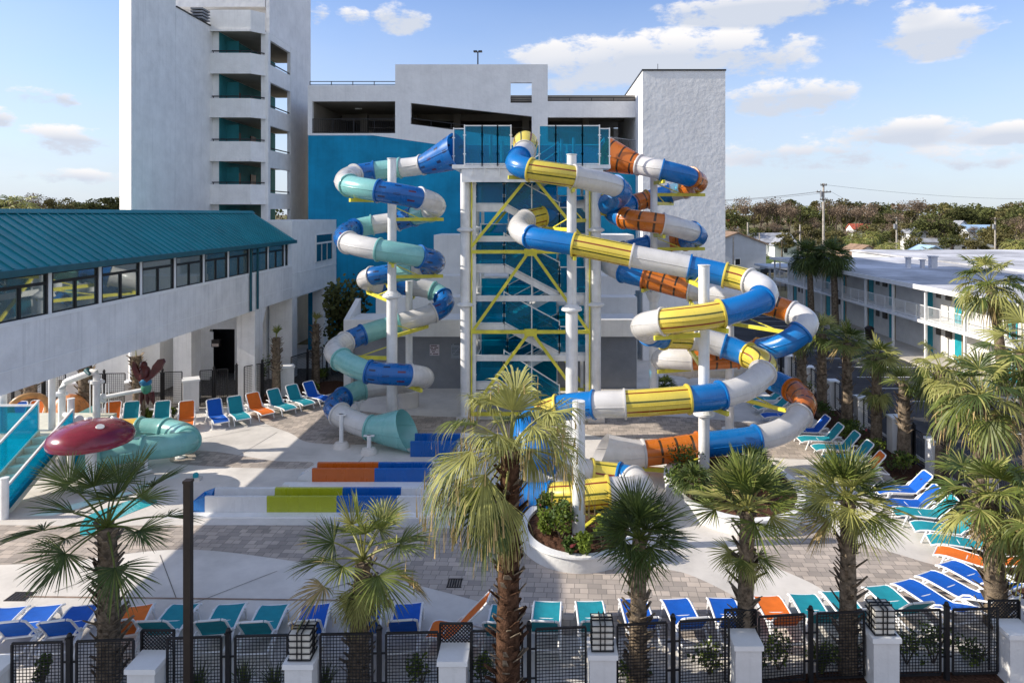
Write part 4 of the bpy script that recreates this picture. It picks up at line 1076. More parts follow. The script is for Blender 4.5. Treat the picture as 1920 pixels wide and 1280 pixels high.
# parrot on its pipe
pc = P(272,708,28.6)
pr = thing('parrot_sculpture', 'red winged parrot sculpture with blue and green back held on a white pipe', 'sculpture', (pc.x,pc.y,0))
PRED = mat('parrot_red', (.085,.010,.012), .35, .5, .25, 5); PBL = mat('parrot_blue', (.012,.17,.34), .35, .5, .15, 5); PGR = mat('parrot_green', (.05,.25,.16), .35, .5, .15, 5)
def ell(b, c, rx, ry, rz, n=16, tilt=0.0, mi=0):
    pts = []; k = 10
    for i in range(k+1):
        a = math.pi*i/k
        for j in range(n):
            g = 2*math.pi*j/n
            x, y, z = rx*math.sin(a)*math.cos(g), ry*math.sin(a)*math.sin(g), rz*math.cos(a)
            x, z = x*math.cos(tilt)+z*math.sin(tilt), -x*math.sin(tilt)+z*math.cos(tilt)
            pts.append((c[0]+x, c[1]+y, c[2]+z))
    fs = []
    for i in range(k):
        for j in range(n): fs.append((i*n+j,(i+1)*n+j,(i+1)*n+(j+1)%n,i*n+(j+1)%n))
    b.add(pts, fs, mi)
b = MB(); ell(b, pc+Vector((-.02,0,.10)), .27,.22,.42,tilt=.1); ell(b, pc+Vector((-.12,.1,.50)), .15,.15,.18); b.cyl(pc+Vector((-.12,.0,.50)),pc+Vector((-.12,-.2,.42)),.08,.01,8); b.build('body', PRED, pr, 60)
b = MB(); ell(b, pc+Vector((.05,-.05,-.16)), .25,.2,.22); b.build('blue_back', PBL, pr, 60)
b = MB(); ell(b, pc+Vector((.08,-.05,-.42)), .21,.18,.26); b.build('green_rump', PGR, pr, 60)
b = MB()
for dx in (-.12,.08,.24): b.tube([pc+Vector((dx,0,-.6)),pc+Vector((dx*1.2,.0,-.85)),pc+Vector((dx*1.5,.02,-1.12))],[.13,.11,.03],8)
b.build('tail', PRED, pr, True)
b = MB(); out = [(266,716),(285,703),(291,684),(301,672),(310,671),(313,677),(309,684),(307,691),(300,697),(293,704),(283,712),(272,720)]
b.xz([tuple((P(x,y,28.6).x,P(x,y,28.6).z)) for x,y in out], 28.38, 28.52); 
b.xz([tuple((P(x,y,28.6).x,P(x,y,28.6).z)) for x,y in [(268,715),(258,704),(252,690),(254,676),(259,680),(264,692),(272,704)]], 28.40, 28.50)
b.build('wing', PRED, pr)
b = MB(); b.cyl(P(187,746,28.2),P(266,731,28.5),.085,n=12); b.cyl(P(190,747,28.2),P(194,746,28.2),.2,n=12); b.cyl((P(183,760,28.2).x,28.2,0),(P(183,760,28.2).x,28.2,ZD(744,28.2)),.1,n=12); b.build('pipe', STEELW, pr, True)
# orange shell and ring
sh_ = P(131,765,31.0); sg = thing('shell_sculpture', 'orange striped seashell shaped play sculpture with an aqua fin', 'sculpture', (sh_.x,sh_.y,0))
ORS = mat('shell_orange', (.55,.20,.05), .4, .5, .3, 4)
b = MB(); n = 40; k = 10; pts = []; fs = []
for i in range(k+1):
    a = .5*math.pi*i/k
    for j in range(n):
        g = 2*math.pi*j/n; rr = 1.0+(.035 if j % 2 else 0)
        pts.append((sh_.x+.98*rr*math.cos(a)*math.cos(g), sh_.y+.7*rr*math.cos(a)*math.sin(g), .45+1.35*math.sin(a)))
for i in range(k):
    for j in range(n): fs.append((i*n+j,i*n+(j+1)%n,(i+1)*n+(j+1)%n,(i+1)*n+j))
b.add(pts, fs); b.build('shell', ORS, sg)
b = MB(); b.lathe([(.99,0),(.99,.46)], (sh_.x,sh_.y,0), 30, sy=.72); b.build('shell_base', ORS, sg, True)
b = MB(); f0 = [(122,790),(122,786),(150,772),(178,758),(184,757),(184,790)]
b.xz([tuple((P(x,y,29.8).x,P(x,y,29.8).z)) for x,y in f0], 29.75, 29.9); b.build('fin', SLA, sg)
rc = P(55,772,31.5); rg = thing('ring_sculpture', 'tan hoop shaped play sculpture near the left fence', 'sculpture', (rc.x,rc.y,0))
b = MB(); b.tube([(rc.x+.75*math.cos(math.pi*i/16), rc.y+.3*math.sin(math.pi*i/16*2), .6+1.0*math.sin(math.pi*i/16)) for i in range(17)], .14, 12)
b.cyl((rc.x-.75,rc.y,0),(rc.x-.75,rc.y,.62),.14,n=12); b.cyl((rc.x+.75,rc.y,0),(rc.x+.75,rc.y,.62),.14,n=12); b.build('hoop', mat('hoop_tan', (.38,.20,.06), .4, .5, .2, 3), rg, True)
b = MB(); b.box(rc.x-1,rc.x+1,rc.y-.3,rc.y+.3,0,.1); b.build('base', CREAM, rg)
# blue nozzle on the deck
nz_ = G(367,900); t = thing('deck_nozzle', 'small blue spray nozzle on a grey block on the deck beside the lamp post', 'nozzle', nz_)
b = MB(); b.box(nz_.x-.25,nz_.x+.2,nz_.y-.12,nz_.y+.12,0,.12); b.build('block', CONC, t)
b = MB(); b.lathe([(.1,.12),(.1,.24),(.06,.28),(0,.28)], nz_, 12); b.build('cap', DOORT, t, True)
# ================================================================== LOUNGERS
def ordn(n):
    w = ['first','second','third','fourth','fifth','sixth','seventh','eighth','ninth','tenth','eleventh','twelfth','thirteenth','fourteenth','fifteenth','sixteenth','seventeenth','eighteenth','nineteenth','twentieth']
    return w[n] if n < len(w) else '%dth' % (n+1)
def make_lounger(fab, ang, bl=1.0, sl=1.0):
    t = thing('sun_lounger', None, None, (0,0,0))
    hw = .31; th = .018
    def sling(prof, hw, taper=False):
        b = MB(); k = len(prof)
        for sgn in (1,-1):
            for i, (y, z) in enumerate(prof):
                w = hw
                if taper and i == k-1: w = hw-.09
                for q in (-1,-.33,.33,1):
                    sag = .018*(1-q*q)
                    b.v.append((q*w, y, z-sag+sgn*th/2))
        n = k*4
        for i in range(k-1):
            for j in range(3):
                a = i*4+j
                b.f += [(a,a+1,a+5,a+4),(n+a,n+a+4,n+a+5,n+a+1)]; b.m += [0,0]
        for i in range(k-1):
            for j in (0,3):
                a = i*4+j; b.f.append((a,a+4,n+a+4,n+a)); b.m.append(0)
        for i in (0,k-1):
            for j in range(3):
                a = i*4+j; b.f.append((a,a+1,n+a+1,n+a)); b.m.append(0)
        return b
    sp = [(-.02,.37),(.2,.355),(.6,.375),(.95,.385),(1.15,.36),(1.28,.31)]
    sp = [(y*sl,z) for y, z in sp]
    c, s = math.cos(R(ang)), math.sin(R(ang))
    bp = [(0-.02,.375)]+[(-r*c-.01*math.sin(r*4), .375+r*s+.012*math.sin(r*4)) for r in (.2*bl,.4*bl,.6*bl,.72*bl,.80*bl)]
    sling(sp, hw).build('seat', fab, t, True); sling(bp, hw, True).build('backrest', fab, t, True)
    b = MB()
    for x in (-hw-.025, hw+.025):
        b.tube([(x,-.62,.30),(x,-.3,.34)]+[(x,y,z-.005) for y, z in sp], .028, 8)
    for y, z in ((1.28*sl,.30),(.5*sl,.345),(-.05,.345),(-.6,.29)): b.cyl((-hw-.02,y,z),(hw+.02,y,z),.024,n=8)
    b.build('frame', RESIN, t, True)
    b = MB()
    for x in (-hw-.02, hw+.02): b.tube([(x,p[0],p[1]) for p in bp[:-1]]+[(x*.8,bp[-1][0],bp[-1][1])], .026, 8)
    b.cyl((-hw*.75,bp[-1][0],bp[-1][1]),(hw*.75,bp[-1][0],bp[-1][1]),.026,n=8)
    b.build('back_frame', RESIN, t, True)
    for x in (-hw-.05, hw+.05):
        b = MB(); b.tube([(x,.98*sl,.37),(x,1.05*sl,.2),(x,1.13*sl,.0)], [.035,.028,.03], 8); b.tube([(x,.86*sl,.37),(x,1.0*sl,.25),(x,1.07*sl,.17)], .02, 6); b.build('leg', RESIN, t, True)
        b = MB(); b.tube([(x,-.12,.36),(x,-.3,.2),(x,-.42,.0)], [.035,.028,.03], 8); b.tube([(x,.04,.36),(x,-.2,.22),(x,-.32,.16)], .02, 6); b.build('leg', RESIN, t, True)
        b = MB(); b.tube([(x,.05,.37),(x,-.05,.48),(x,-.22,.56),(x,-.38,.55)], .024, 8); b.build('armrest', RESIN, t, True)
    return t
PROTO = {}
FABS = {'B': ('blue', FAB_B), 'T': ('teal', FAB_T), 'O': ('orange', FAB_O)}
rowcount = {}; jit = random.Random(12)
def put(row, col, F_, Pv, ang, place, group):
    key = (col, ang)
    a = Vector(F_) if len(F_) == 3 else G(F_[0], F_[1], .37); p = Vector(Pv) if len(Pv) == 3 else G(Pv[0], Pv[1], .37)
    d = a-p; rz = math.atan2(-d.x, d.y)+jit.uniform(-.05,.05)
    mid = (a+p)/2; dn = d.normalized()
    loc = mid-Vector((dn.x,dn.y,0))*.60; loc.z = 0
    n = rowcount.get((row,col),0); rowcount[(row,col)] = n+1
    lab = f'{ordn(n)} {FABS[col][0]} lounger {place}'
    if key not in PROTO:
        o = make_lounger(FABS[col][1], ang, 1.5 if ang == 47 else 1.0, .5 if ang == 47 else 1.0); PROTO[key] = o; o.location = loc; o.rotation_euler = (0,0,rz); tag(o, lab, 'sun lounger', group)
    else: dup(PROTO[key], loc, rz, lab, 'sun lounger', group)
gf = 'loungers in the near row along the front fence'
for c, F_, Pv in [('B',(22,1139),(-32,1190)),('B',(93,1132),(38,1190)),('B',(165,1132),(120,1188)),('O',(258,1132),(230,1190)),('T',(345,1130),(303,1188)),('T',(435,1129),(405,1188)),
                  ('T',(514,1131),(486,1190)),('B',(597,1131),(578,1187)),('B',(692,1131),(684,1187)),('B',(767,1131),(758,1184))]:
    put('f', c, F_, Pv, 48, 'counted from the left in the near row, left of the big palm', gf)
put('f1', 'T', (948,1136), (938,1186), 48, 'tucked behind the trunk of the big drooping palm', gf)
put('f2', 'O', (768,1174), (846,1182), 47, 'turned sideways with its back raised high beside the big palm', gf)
for c, F_, Pv in [('T',(1024,1126),(1022,1182)),('T',(1104,1125),(1114,1182)),('B',(1183,1121),(1203,1175)),('B',(1268,1120),(1293,1177)),('B',(1347,1118),(1374,1176)),
                  ('O',(1438,1114),(1470,1172)),('T',(1500,1112),(1538,1166)),('T',(1565,1108),(1606,1158)),('T',(1640,1097),(1700,1148))]:
    put('g', c, F_, Pv, 44, 'counted from the left in the near row, right of the big palm', gf)
gr = 'loungers on the curve along the right side'
for c, F_, Pv, a in [('B',(1690,1087),(1772,1136),20),('B',(1735,1071),(1822,1117),20),('B',(1768,1052),(1860,1096),20),('O',(1757,1030),(1855,1055),20),('T',(1738,1006),(1842,1020),46),('T',(1710,983),(1805,993),46),
                     ('T',(1676,958),(1762,963),46),('B',(1650,940),(1735,944),46),('B',(1640,915),(1716,917),46)]:
    put('r', c, F_, Pv, a, 'on the right hand curve, counted from the front fence backwards', gr)
for c, F_, Pv, a in [('O',(1565,876),(1632,878),50),('T',(1553,857),(1606,857),50),('T',(1530,838),(1584,838),50),('T',(1500,822),(1557,822),50),('B',(1478,806),(1533,806),50),
                     ('B',(1432,778),(1480,777),40),('T',(1415,762),(1465,760),40),('T',(1405,748),(1455,746),40)]:
    put('s', c, F_, Pv, a, 'behind the middle right palms, counted from the front backwards', gr)
gb = 'loungers in the far row along the back fence'
for c, F_, Pv in [('B',(2,800),(32,782)),('O',(36,795),(62,782)),('O',(200,797),(210,783)),('T',(236,798),(246,782)),('T',(296,797),(304,781)),('O',(348,796),(350,781)),
                  ('B',(417,790),(403,776)),('T',(461,784),(441,770)),('O',(503,774),(478,763)),('T',(546,766),(516,755)),('T',(578,756),(553,747)),('B',(612,747),(588,741))]:
    put('b', c, F_, Pv, 56, 'counted from the left in the far row along the back fence', gb)

# ================================================================== FENCES, PILLARS, LANTERNS
def meshpanel(parent, a, c, z0, z1, pitch=.065, wire=.011):
    a = Vector(a); c = Vector(c); L = (c-a).length; e = (c-a)/L
    fr = MB(); Z = Vector((0,0,1))
    fr.bar(a+Z*z1, c+Z*z1, .04); fr.bar(a+Z*z0, c+Z*z0, .04); fr.bar(a+Z*(z0+.02), a+Z*(z1-.02), .04); fr.bar(c+Z*(z0+.02), c+Z*(z1-.02), .04)
    f = fr.build('fence_panel', BLACK, parent)
    w = MB(); n = max(2, int(L/pitch))
    for k in range(1, n): p = a+e*(L*k/n); w.bar(p+Z*z0, p+Z*z1, wire)
    m = max(2, int((z1-z0)/pitch))
    for k in range(1, m): z = z0+(z1-z0)*k/m; w.bar(a+Z*z, c+Z*z, wire)
    w.build('wire_mesh', BLACK, f)
def post_geo(p, h, w=.09):
    b = MB(); b.box(p.x-w/2,p.x+w/2,p.y-w/2,p.y+w/2,0,h); b.box(p.x-w/2-.012,p.x+w/2+.012,p.y-w/2-.012,p.y+w/2+.012,h,h+.03)
    b.lathe([(.045,.03),(.05,.07),(.03,.11),(0,.12)], (p.x,p.y,h), 10); return b
def fence_d(px):
    xs = [(-400,13.3),(20,13.5),(500,13.77),(790,13.85),(1060,14.0),(1340,14.3),(1580,14.58),(1840,14.68),(2300,15)]
    for (a, da), (c, dc) in zip(xs, xs[1:]):
        if a <= px <= c: return da+(dc-da)*(px-a)/(c-a)
ff = thing('front_fence', 'black square mesh fence with lattice insets along the near edge of the deck', 'fence', (0,14,0))
pil = [-10, 282, 570, 852, 1128, 1395, 1648, 1898, 2140]; pst = [130, 428, 711, 992, 1262, 1520, 1775, 2020]
def FP(px): d = fence_d(px); return Vector((XD(px,d), d, 0))
FT = 1.5
for i, p in enumerate(pst):
    q = FP(p); post_geo(q, FT+.06).build('post', BLACK, ff)
    for side, pl in ((-1, pil[i]), (1, pil[i+1])):
        e = FP(pl); L = (e-q).length; u = (e-q)/L
        meshpanel(ff, q+u*.14, q+u*(L-.33), .12, FT)
        for z in (.5, 1.1):
            b = MB(); b.bar(q+Vector((0,0,z))+u*.03, q+Vector((0,0,z))+u*.13, .03); b.build('hinge', BLACK, ff)
def lattice(p, w, z0, z1):
    b = MB(); k = 9; y = p.y
    b.box(p.x-w/2,p.x+w/2,y-.02,y+.02,z1-.03,z1); b.box(p.x-w/2,p.x+w/2,y-.02,y+.02,z0,z0+.03); b.box(p.x-w/2-.03,p.x-w/2,y-.02,y+.02,z0,z1); b.box(p.x+w/2,p.x+w/2+.03,y-.02,y+.02,z0,z1)
    st_ = .075; h = z1-z0
    n = int((w+h)/st_)
    for j in range(n):
        s0 = -h+j*st_
        for sg in (1,-1):
            xa, za, xb, zb_ = s0, z0, s0+h, z1
            if xa < 0: za = z0-xa; xa = 0
            if xb > w: zb_ = z1-(xb-w); xb = w
            if zb_-za < .02: continue
            X = lambda q: p.x-w/2+q if sg > 0 else p.x+w/2-q
            b.bar((X(xa),y-.006*sg,za),(X(xb),y-.006*sg,zb_),.02,.012,up=Vector((0,1,0)))
    return b
names = {-10:'at the left edge of the picture',282:'beside the dark lamp post',570:'carrying the leftmost lantern block',852:'just left of the big palm',1128:'carrying the lantern block right of the big palm',1395:'below the two tiered palm',1648:'carrying the rightmost lantern block',1898:'at the bottom right corner',2140:'beyond the right edge'}
for i, p in enumerate(pil):
    q = FP(p); 
    if p > 2000: continue
    c = q-Vector((0,.06,0)); h = 1.13; w = .27
    t = thing('pillar', 'white stucco fence pillar '+names[p], 'pillar', (c.x,c.y,0), 'white pillars of the front fence')
    b = MB(); b.box(c.x-w,c.x+w,c.y-w,c.y+w,0,h-.1); b.build('shaft', WALLP, t)
    b = MB(); b.box(c.x-w-.035,c.x+w+.035,c.y-w-.035,c.y+w+.035,h-.1,h); b.build('cap', WPAINT, t)
    if i % 2 == 0 and p > 0:
        lt = thing('lantern', f'white block lantern with black metal straps on the pillar, {["","first","","second","","",""][0] or {570:"left",1128:"middle",1648:"right"}[p]} one of three', 'lantern', (c.x,c.y,h), 'block lanterns on the fence pillars')
        b = MB(); s = .20
        for k in range(4): b.box(c.x-s,c.x+s,c.y-s,c.y+s,h+.05+k*.125,h+.165+k*.125)
        b.build('block', mat('lantern_block', (.66,.63,.56), .6, .3, .08, 3) if 'lantern_block' not in MAT else MAT['lantern_block'], lt)
        b = MB(); H_ = h+.55
        for x in (-.045,.045):
            for y in (-s-.015, s+.015): b.box(c.x+x-.01,c.x+x+.01,c.y+y-.01,c.y+y+.01,h+.02,H_+.03)
        for y in (-.045,.045):
            for x in (-s-.015, s+.015): b.box(c.x+x-.01,c.x+x+.01,c.y+y-.01,c.y+y+.01,h+.021,H_+.029)
        for x in (-.05,.05): b.box(c.x+x-.012,c.x+x+.012,c.y-s-.02,c.y+s+.02,H_+.005,H_+.028)
        for y in (-.05,.05): b.box(c.x-s-.02,c.x+s+.02,c.y+y-.012,c.y+y+.012,H_+.002,H_+.026)
        for k in range(5):
            z = h+.02+k*.125
            for (x0,x1,y0,y1) in [(-s-.03,s+.03,-s-.03,-s-.005),(-s-.03,s+.03,s+.005,s+.03),(-s-.03,-s-.005,-s,s),(s+.005,s+.03,-s,s)]: b.box(c.x+x0,c.x+x1,c.y+y0,c.y+y1,z+.003,z+.017)
        b.build('strap_cage', BLACK, lt)
    elif p > 0:
        lattice(q+Vector((0,.28,0)), .62, 1.04, FT+.02).build('lattice_panel', BLACK, ff)
        b = MB()
        for s_ in (-1,1): b.box(q.x+s_*.33-.02,q.x+s_*.33+.02,q.y+.24,q.y+.28,0,FT); 
        b.build('lattice_stile', BLACK, ff)
# dark lamp post near the camera
lpx = XD(353, 12.9)
t = thing('lamp_post', 'slim dark bronze lamp post in front of the fence at the lower left', 'lamp post', (lpx,12.9,0))
b = MB(); b.box(lpx-.065,lpx+.065,12.835,12.965,0,4.92); b.build('pole', DARKBR, t)
b = MB(); b.box(lpx-.075,lpx+.075,12.825,12.975,4.921,4.97); b.build('cap', DARKBR, t)
b = MB(); b.box(lpx-.2,lpx+.2,12.7,13.1,0,.25); b.build('base', CONC, t)
# right fence
rf_ = thing('side_fence', 'black mesh fence with white pillars running back beside the parking lot', 'fence', (14.8,32,0))
ys = [19.6,22.7,25.8,28.7,31.8,34.9,38,41,44]
for i, y in enumerate(ys):
    b = MB(); b.box(14.53,14.97,y-.24,y+.24,0,1.42); 
    t = thing('pillar', f'white pillar of the side fence by the parking lot, {ordn(i)} from the front', 'pillar', (14.75,y,0), 'white pillars of the side fence')
    b.build('shaft', WALLP, t)
    b = MB(); b.box(14.49,15.01,y-.28,y+.28,1.421,1.5); b.build('cap', WPAINT, t)
    if i+1 < len(ys):
        ym = (y+ys[i+1])/2; post_geo(Vector((14.75,ym,0)), 1.56, .12).build('post', BLACK, rf_)
        meshpanel(rf_, (14.75,y+.3,0), (14.75,ym-.1,0), .12, 1.45, .09); meshpanel(rf_, (14.75,ym+.1,0), (14.75,ys[i+1]-.3,0), .12, 1.45, .09)
# back fence
bf = thing('back_fence', 'tall black mesh fence behind the far row of loungers under the bridge', 'fence', (-20,34.5,0))
bpts = [(-29.5,33.6),(-26.3,33.8),(-23.4,34.0),(-20.55,34.2),(-17.9,34.6),(-15.9,35.3),(-14.2,37.6),(-13.1,41.2),(-11.9,44)]
for i, (x, y) in enumerate(bpts):
    if i in (2,3,4,6):
        t = thing('pillar', {2:'white pillar at the back fence left of the parrot, partly behind it',3:'white pillar at the back fence beside the parrot sculpture',4:'white wide pillar at the back fence between the teal and orange loungers',6:'white pillar at the back fence beside the young palm and entrance'}[i], 'pillar', (x,y,0), 'white pillars of the back fence')
        b = MB(); w = .36; a = .5
        c_, s_ = math.cos(a), math.sin(a)
        b.prism([(x+w*(u*c_-v*s_), y+w*(u*s_+v*c_)) for u, v in ((-1,-1),(1,-1),(1,1),(-1,1))], 0, 1.55); b.build('shaft', WALLP, t)
        w = .41; b = MB(); b.prism([(x+w*(u*c_-v*s_), y+w*(u*s_+v*c_)) for u, v in ((-1,-1),(1,-1),(1,1),(-1,1))], 1.551, 1.64); b.build('cap', WPAINT, t)
    else: post_geo(Vector((x,y,0)), 2.15, .1).build('post', BLACK, bf)
    if i+1 < len(bpts):
        a = Vector((x,y,0)); c = Vector((*bpts[i+1],0)); u = (c-a).normalized(); m_ = (a+c)/2
        post_geo(m_, 2.1, .08).build('post', BLACK, bf)
        meshpanel(bf, a+u*.42, m_-u*.08, .2, 2.0, .09); meshpanel(bf, m_+u*.08, c-u*.42, .2, 2.0, .09)
b = MB()
for i in range(3): b.box(-29.5+i*3.6,-26.1+i*3.6,33.3+i*.15,33.6+i*.15,0,.35)
struct(b.build('kerb', WALLP))

# ================================================================== PLANTERS
def planter(c, rx, ry, h, label, w=.22):
    t = thing('planter', label, 'planter', (c[0],c[1],0)); b = MB(); n = 56
    prof = [(1,0,0),(1,h-.06,0),(1.0,h-.05,.05),(1.0,h,.04),(1,h,-w),(1,h-.12,-w)]
    pts = []
    for (s_, z, o) in prof:
        for j in range(n):
            g = 2*math.pi*j/n; pts.append((c[0]+(rx+o)*math.cos(g), c[1]+(ry+o)*math.sin(g), z))
    fs = []
    for i in range(len(prof)-1):
        for j in range(n): fs.append((i*n+j,i*n+(j+1)%n,(i+1)*n+(j+1)%n,(i+1)*n+j))
    b.add(pts, fs); b.build('curb', WALLP, t, True)
    b = MB(); k = 14; rnd = random.Random(3)
    for i in range(k+1):
        for j in range(n):
            g = 2*math.pi*j/n; q = i/k
            b.v.append((c[0]+(rx-w)*q*math.cos(g), c[1]+(ry-w)*q*math.sin(g), h-.1+.14*(1-q*q)+rnd.uniform(-.03,.03)*(q<1)))
    for i in range(k):
        for j in range(n): b.f.append((i*n+j,(i+1)*n+j,(i+1)*n+(j+1)%n,i*n+(j+1)%n)); b.m.append(0)
    b.build('soil', MULCH, t)
planter((1.05,21.0), 1.78, 2.05, .46, 'round white flower planter with brown mulch and rose bushes in front')
planter((6.65,24.2), 2.3, 3.1, .52, 'larger white planter with dark shrubs around the right slide column')
# ================================================================== PALMS
def fan_leaf(b, o, az_, el_, Lp, Lb, dp, db, spread, ns, mi, rnd, pw=.022, thread=0.0, fuse=.40, wcap=.085, fold=.28):
    d = Vector((math.cos(el_)*math.cos(az_), math.cos(el_)*math.sin(az_), math.sin(el_)))
    p = Vector(o); path = [p.copy()]; k = 5
    for i in range(k):
        p = p + d*(Lp/k); d = (d+Vector((0,0,-dp/k))).normalized(); path.append(p.copy())
    b.tube(path, [pw*(1.3-.6*i/k) for i in range(k+1)], 4, mi=4, caps=False)
    t = d; s_ = t.cross(Vector((0,0,1)))
    s_ = s_.normalized() if s_.length > .05 else Vector((math.sin(az_),-math.cos(az_),0))
    n = s_.cross(t).normalized(); roll = rnd.uniform(-.5,.5)
    s_, n = s_*math.cos(roll)+n*math.sin(roll), n*math.cos(roll)-s_*math.sin(roll)
    dphi = 2*spread/ns
    for j in range(ns):
        phi = -spread+dphi*(j+.5)+rnd.uniform(-.25,.25)*dphi
        L = Lb*(.78+.22*math.cos(phi))*rnd.uniform(.88,1.1)
        dr = (t*math.cos(phi)+s_*math.sin(phi)+n*(fold*abs(math.sin(phi))+rnd.uniform(-.05,.05))).normalized()
        cr = n.cross(dr).normalized(); tw = (.45 if fuse < .5 else .2)*(1 if j % 2 else -1)
        cr = cr*math.cos(tw)+n*math.sin(tw)
        drp = db*rnd.uniform(.7,1.3)
        def q(f):
            pos = p+dr*(L*f)
            return pos+Vector((0,0,-1))*drp*L*f*f*(.55+.45*f) - dr*(drp*L*.35*f*f*f)
        w1 = 2*fuse*L*math.tan(dphi/2)*1.05; w1 = min(w1, wcap)
        fr = (0.0,fuse,.30+.7*fuse+.10,.88,1.0); wd = (.004,w1/2,w1*(.42 if fuse < .5 else .30),w1*(.22 if fuse < .5 else .13),.0015)
        pts = []
        for f, w in zip(fr, wd): c = q(f); pts += [c-cr*w, c+cr*w]
        m = mi if rnd.random() > .12 else (2 if mi != 3 else 0)
        b.add(pts[:6], [(0,1,3,2),(2,3,5,4)], m)
        b.add(pts[4:], [(0,1,3,2),(2,3,5,4)], m if thread < rnd.random() else 3)
        if thread and rnd.random() < thread:
            e = q(.86); l2 = rnd.uniform(.15,.45)*Lb
            b.add([e-cr*.006,e+cr*.006,e+cr*.004+Vector((rnd.uniform(-.04,.04),0,-l2)),e-cr*.004+Vector((0,rnd.uniform(-.04,.04),-l2))], [(0,1,2,3)], 3)
PALMM = lambda dark: [LEAFD, LEAFD, LEAF, STRAW, LEAF] if dark else [LEAF, LEAFD, LEAFY, STRAW, LEAFY]  # dark set: deeper greens, with shade put into the shaded palms' leaf colour
def palm(label, base, h, rtrunk, nleaf, Lp, Lb, db=.25, el0=80, el1=-35, spread=1.9, ns=26, seed=1, dark=False, pale=.2, boots=90, lean=(0,0), thread=0.0, dp=.5, tiers=None, fibre=False, group=None, name='palm_tree', bootlen=.24, smooth_from=0.0, dead=0.06, fuse=.40, wcap=.085, skip=None):
    rnd = random.Random(seed)
    base = Vector(base); t = thing(name, label, 'palm tree', base, group)
    k = 14; path = []; rad = []
    for i in range(k+1):
        f = i/k; path.append(base+Vector((lean[0]*f*f, lean[1]*f*f, h*f))); rad.append(rtrunk*(1.18-.3*f+.10*math.exp(-f*9)+rnd.uniform(-.03,.03)))
    b = MB(); b.tube(path, rad, 12, 0)
    for i in range(boots):
        f = max(smooth_from, .02)+(.985-max(smooth_from,.02))*i/max(1,boots); a = i*2.39996+rnd.uniform(-.45,.45)
        x = f*k; i0 = min(k-1,int(x)); c = path[i0].lerp(path[i0+1], x-i0); r = rad[i0]
        o = Vector((math.cos(a),math.sin(a),0)); s_ = Vector((-math.sin(a),math.cos(a),0))
        L = bootlen*rnd.uniform(.45,1.45); w = rtrunk*.34*rnd.uniform(.7,1.3)
        if rnd.random() < .18: continue
        A = c+o*(r*.9); out = rnd.uniform(.45,.95)
        E = A+(Vector((0,0,1))*(1-out*.5)+o*out).normalized()*L; th = o*.03
        b.add([A-s_*w,A+s_*w,E+s_*w*.6,E-s_*w*.6,A-s_*w-th-Vector((0,0,.05)),A+s_*w-th-Vector((0,0,.05)),E+s_*w*.5+o*.02,E-s_*w*.5+o*.02],
              [(0,1,2,3),(4,7,6,5),(0,4,5,1),(1,5,6,2),(2,6,7,3),(3,7,4,0)], 1 if rnd.random() < .6 else 0)
    b.build('trunk', [TRUNKR if fibre else TRUNK, TRUNKB], t, smooth=40)
    top = path[-1]
    b = MB()
    for tier in (tiers or [(0, nleaf, el0, el1, 1.0)]):
        zo, nl, e0, e1, sc = tier[:5]; azs = tier[5] if len(tier) > 5 else None
        for i in range(nl):
            f = (i+.5)/nl; a = R(azs[i]) if azs else i*2.39996+seed
            if skip and not azs and f > .4 and skip[0] < math.degrees(a) % 360 < skip[1]: continue
            el_ = R(e0+(e1-e0)*f**.85+rnd.uniform(-9,9))
            r = rnd.random(); mi = 2 if r < pale else (1 if r < pale+.22 else 0)
            if f > .88 and rnd.random() < dead*4: mi = 3
            fan_leaf(b, top+Vector((0,0,zo)), a, el_, Lp*sc*rnd.uniform(.75,1.15), Lb*sc*rnd.uniform(.85,1.12), dp, db*(1+.8*f), spread, ns, mi, rnd, thread=thread*(.4+f), fuse=fuse, wcap=wcap)
    b.build('crown', PALMM(dark), t)
    return t
gN = 'palms along the front fence'
def at(px, d): return (XD(px,d), d, 0)
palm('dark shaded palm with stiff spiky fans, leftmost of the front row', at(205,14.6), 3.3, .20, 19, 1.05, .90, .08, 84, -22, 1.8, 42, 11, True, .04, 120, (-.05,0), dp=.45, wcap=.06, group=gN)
palm('bright yellow green palm with drooping fans, second of the front row', at(672,14.6), 2.55, .19, 20, .85, .92, .12, 88, -72, 1.7, 40, 23, False, .45, 80, (.1,0), dp=.45, thread=.06, tiers=[(.05,15,86,-12,1.0),(-.1,9,-50,-86,.72)], group=gN)
palm('tallest front palm with long hanging frond tips and shaggy brown trunk', at(952,13.65), 5.25, .21, 18, 1.05, 1.1, .42, 82, -45, 1.3, 60, 5, False, .55, 210, (.05,0), dp=.75, thread=.22, fibre=True, bootlen=.21, group=gN, dead=.0, fuse=.60, wcap=.13, tiers=[(0,24,86,-12,1.0),(-.15,4,-28,-44,.9,[195,228,258,160])], skip=(272,352))
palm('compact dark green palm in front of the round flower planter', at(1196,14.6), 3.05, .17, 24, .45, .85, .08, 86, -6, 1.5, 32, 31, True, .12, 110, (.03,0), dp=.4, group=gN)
palm('front palm with a tall crown and a second lower tuft of fronds', at(1397,14.8), 3.55, .17, 24, .60, .90, .08, 85, -30, 1.45, 28, 47, False, .15, 100, (.05,0), dp=.35, group=gN, tiers=[(.02,24,86,4,1.0),(-.8,9,0,-50,.62)])
palm('front palm with upright spiky crown right of the two tiered palm', at(1590,14.9), 3.75, .165, 30, .55, .86, .08, 86, -28, 1.5, 32, 53, False, .4, 110, (0,0), dp=.35, group=gN)
palm('stout palm with bushy pale crown at the right end of the front row', at(1868,16.6), 3.1, .22, 24, .8, .85, .2, 82, -35, 1.9, 28, 67, False, .4, 110, (-.2,0), dp=.6, group=gN)
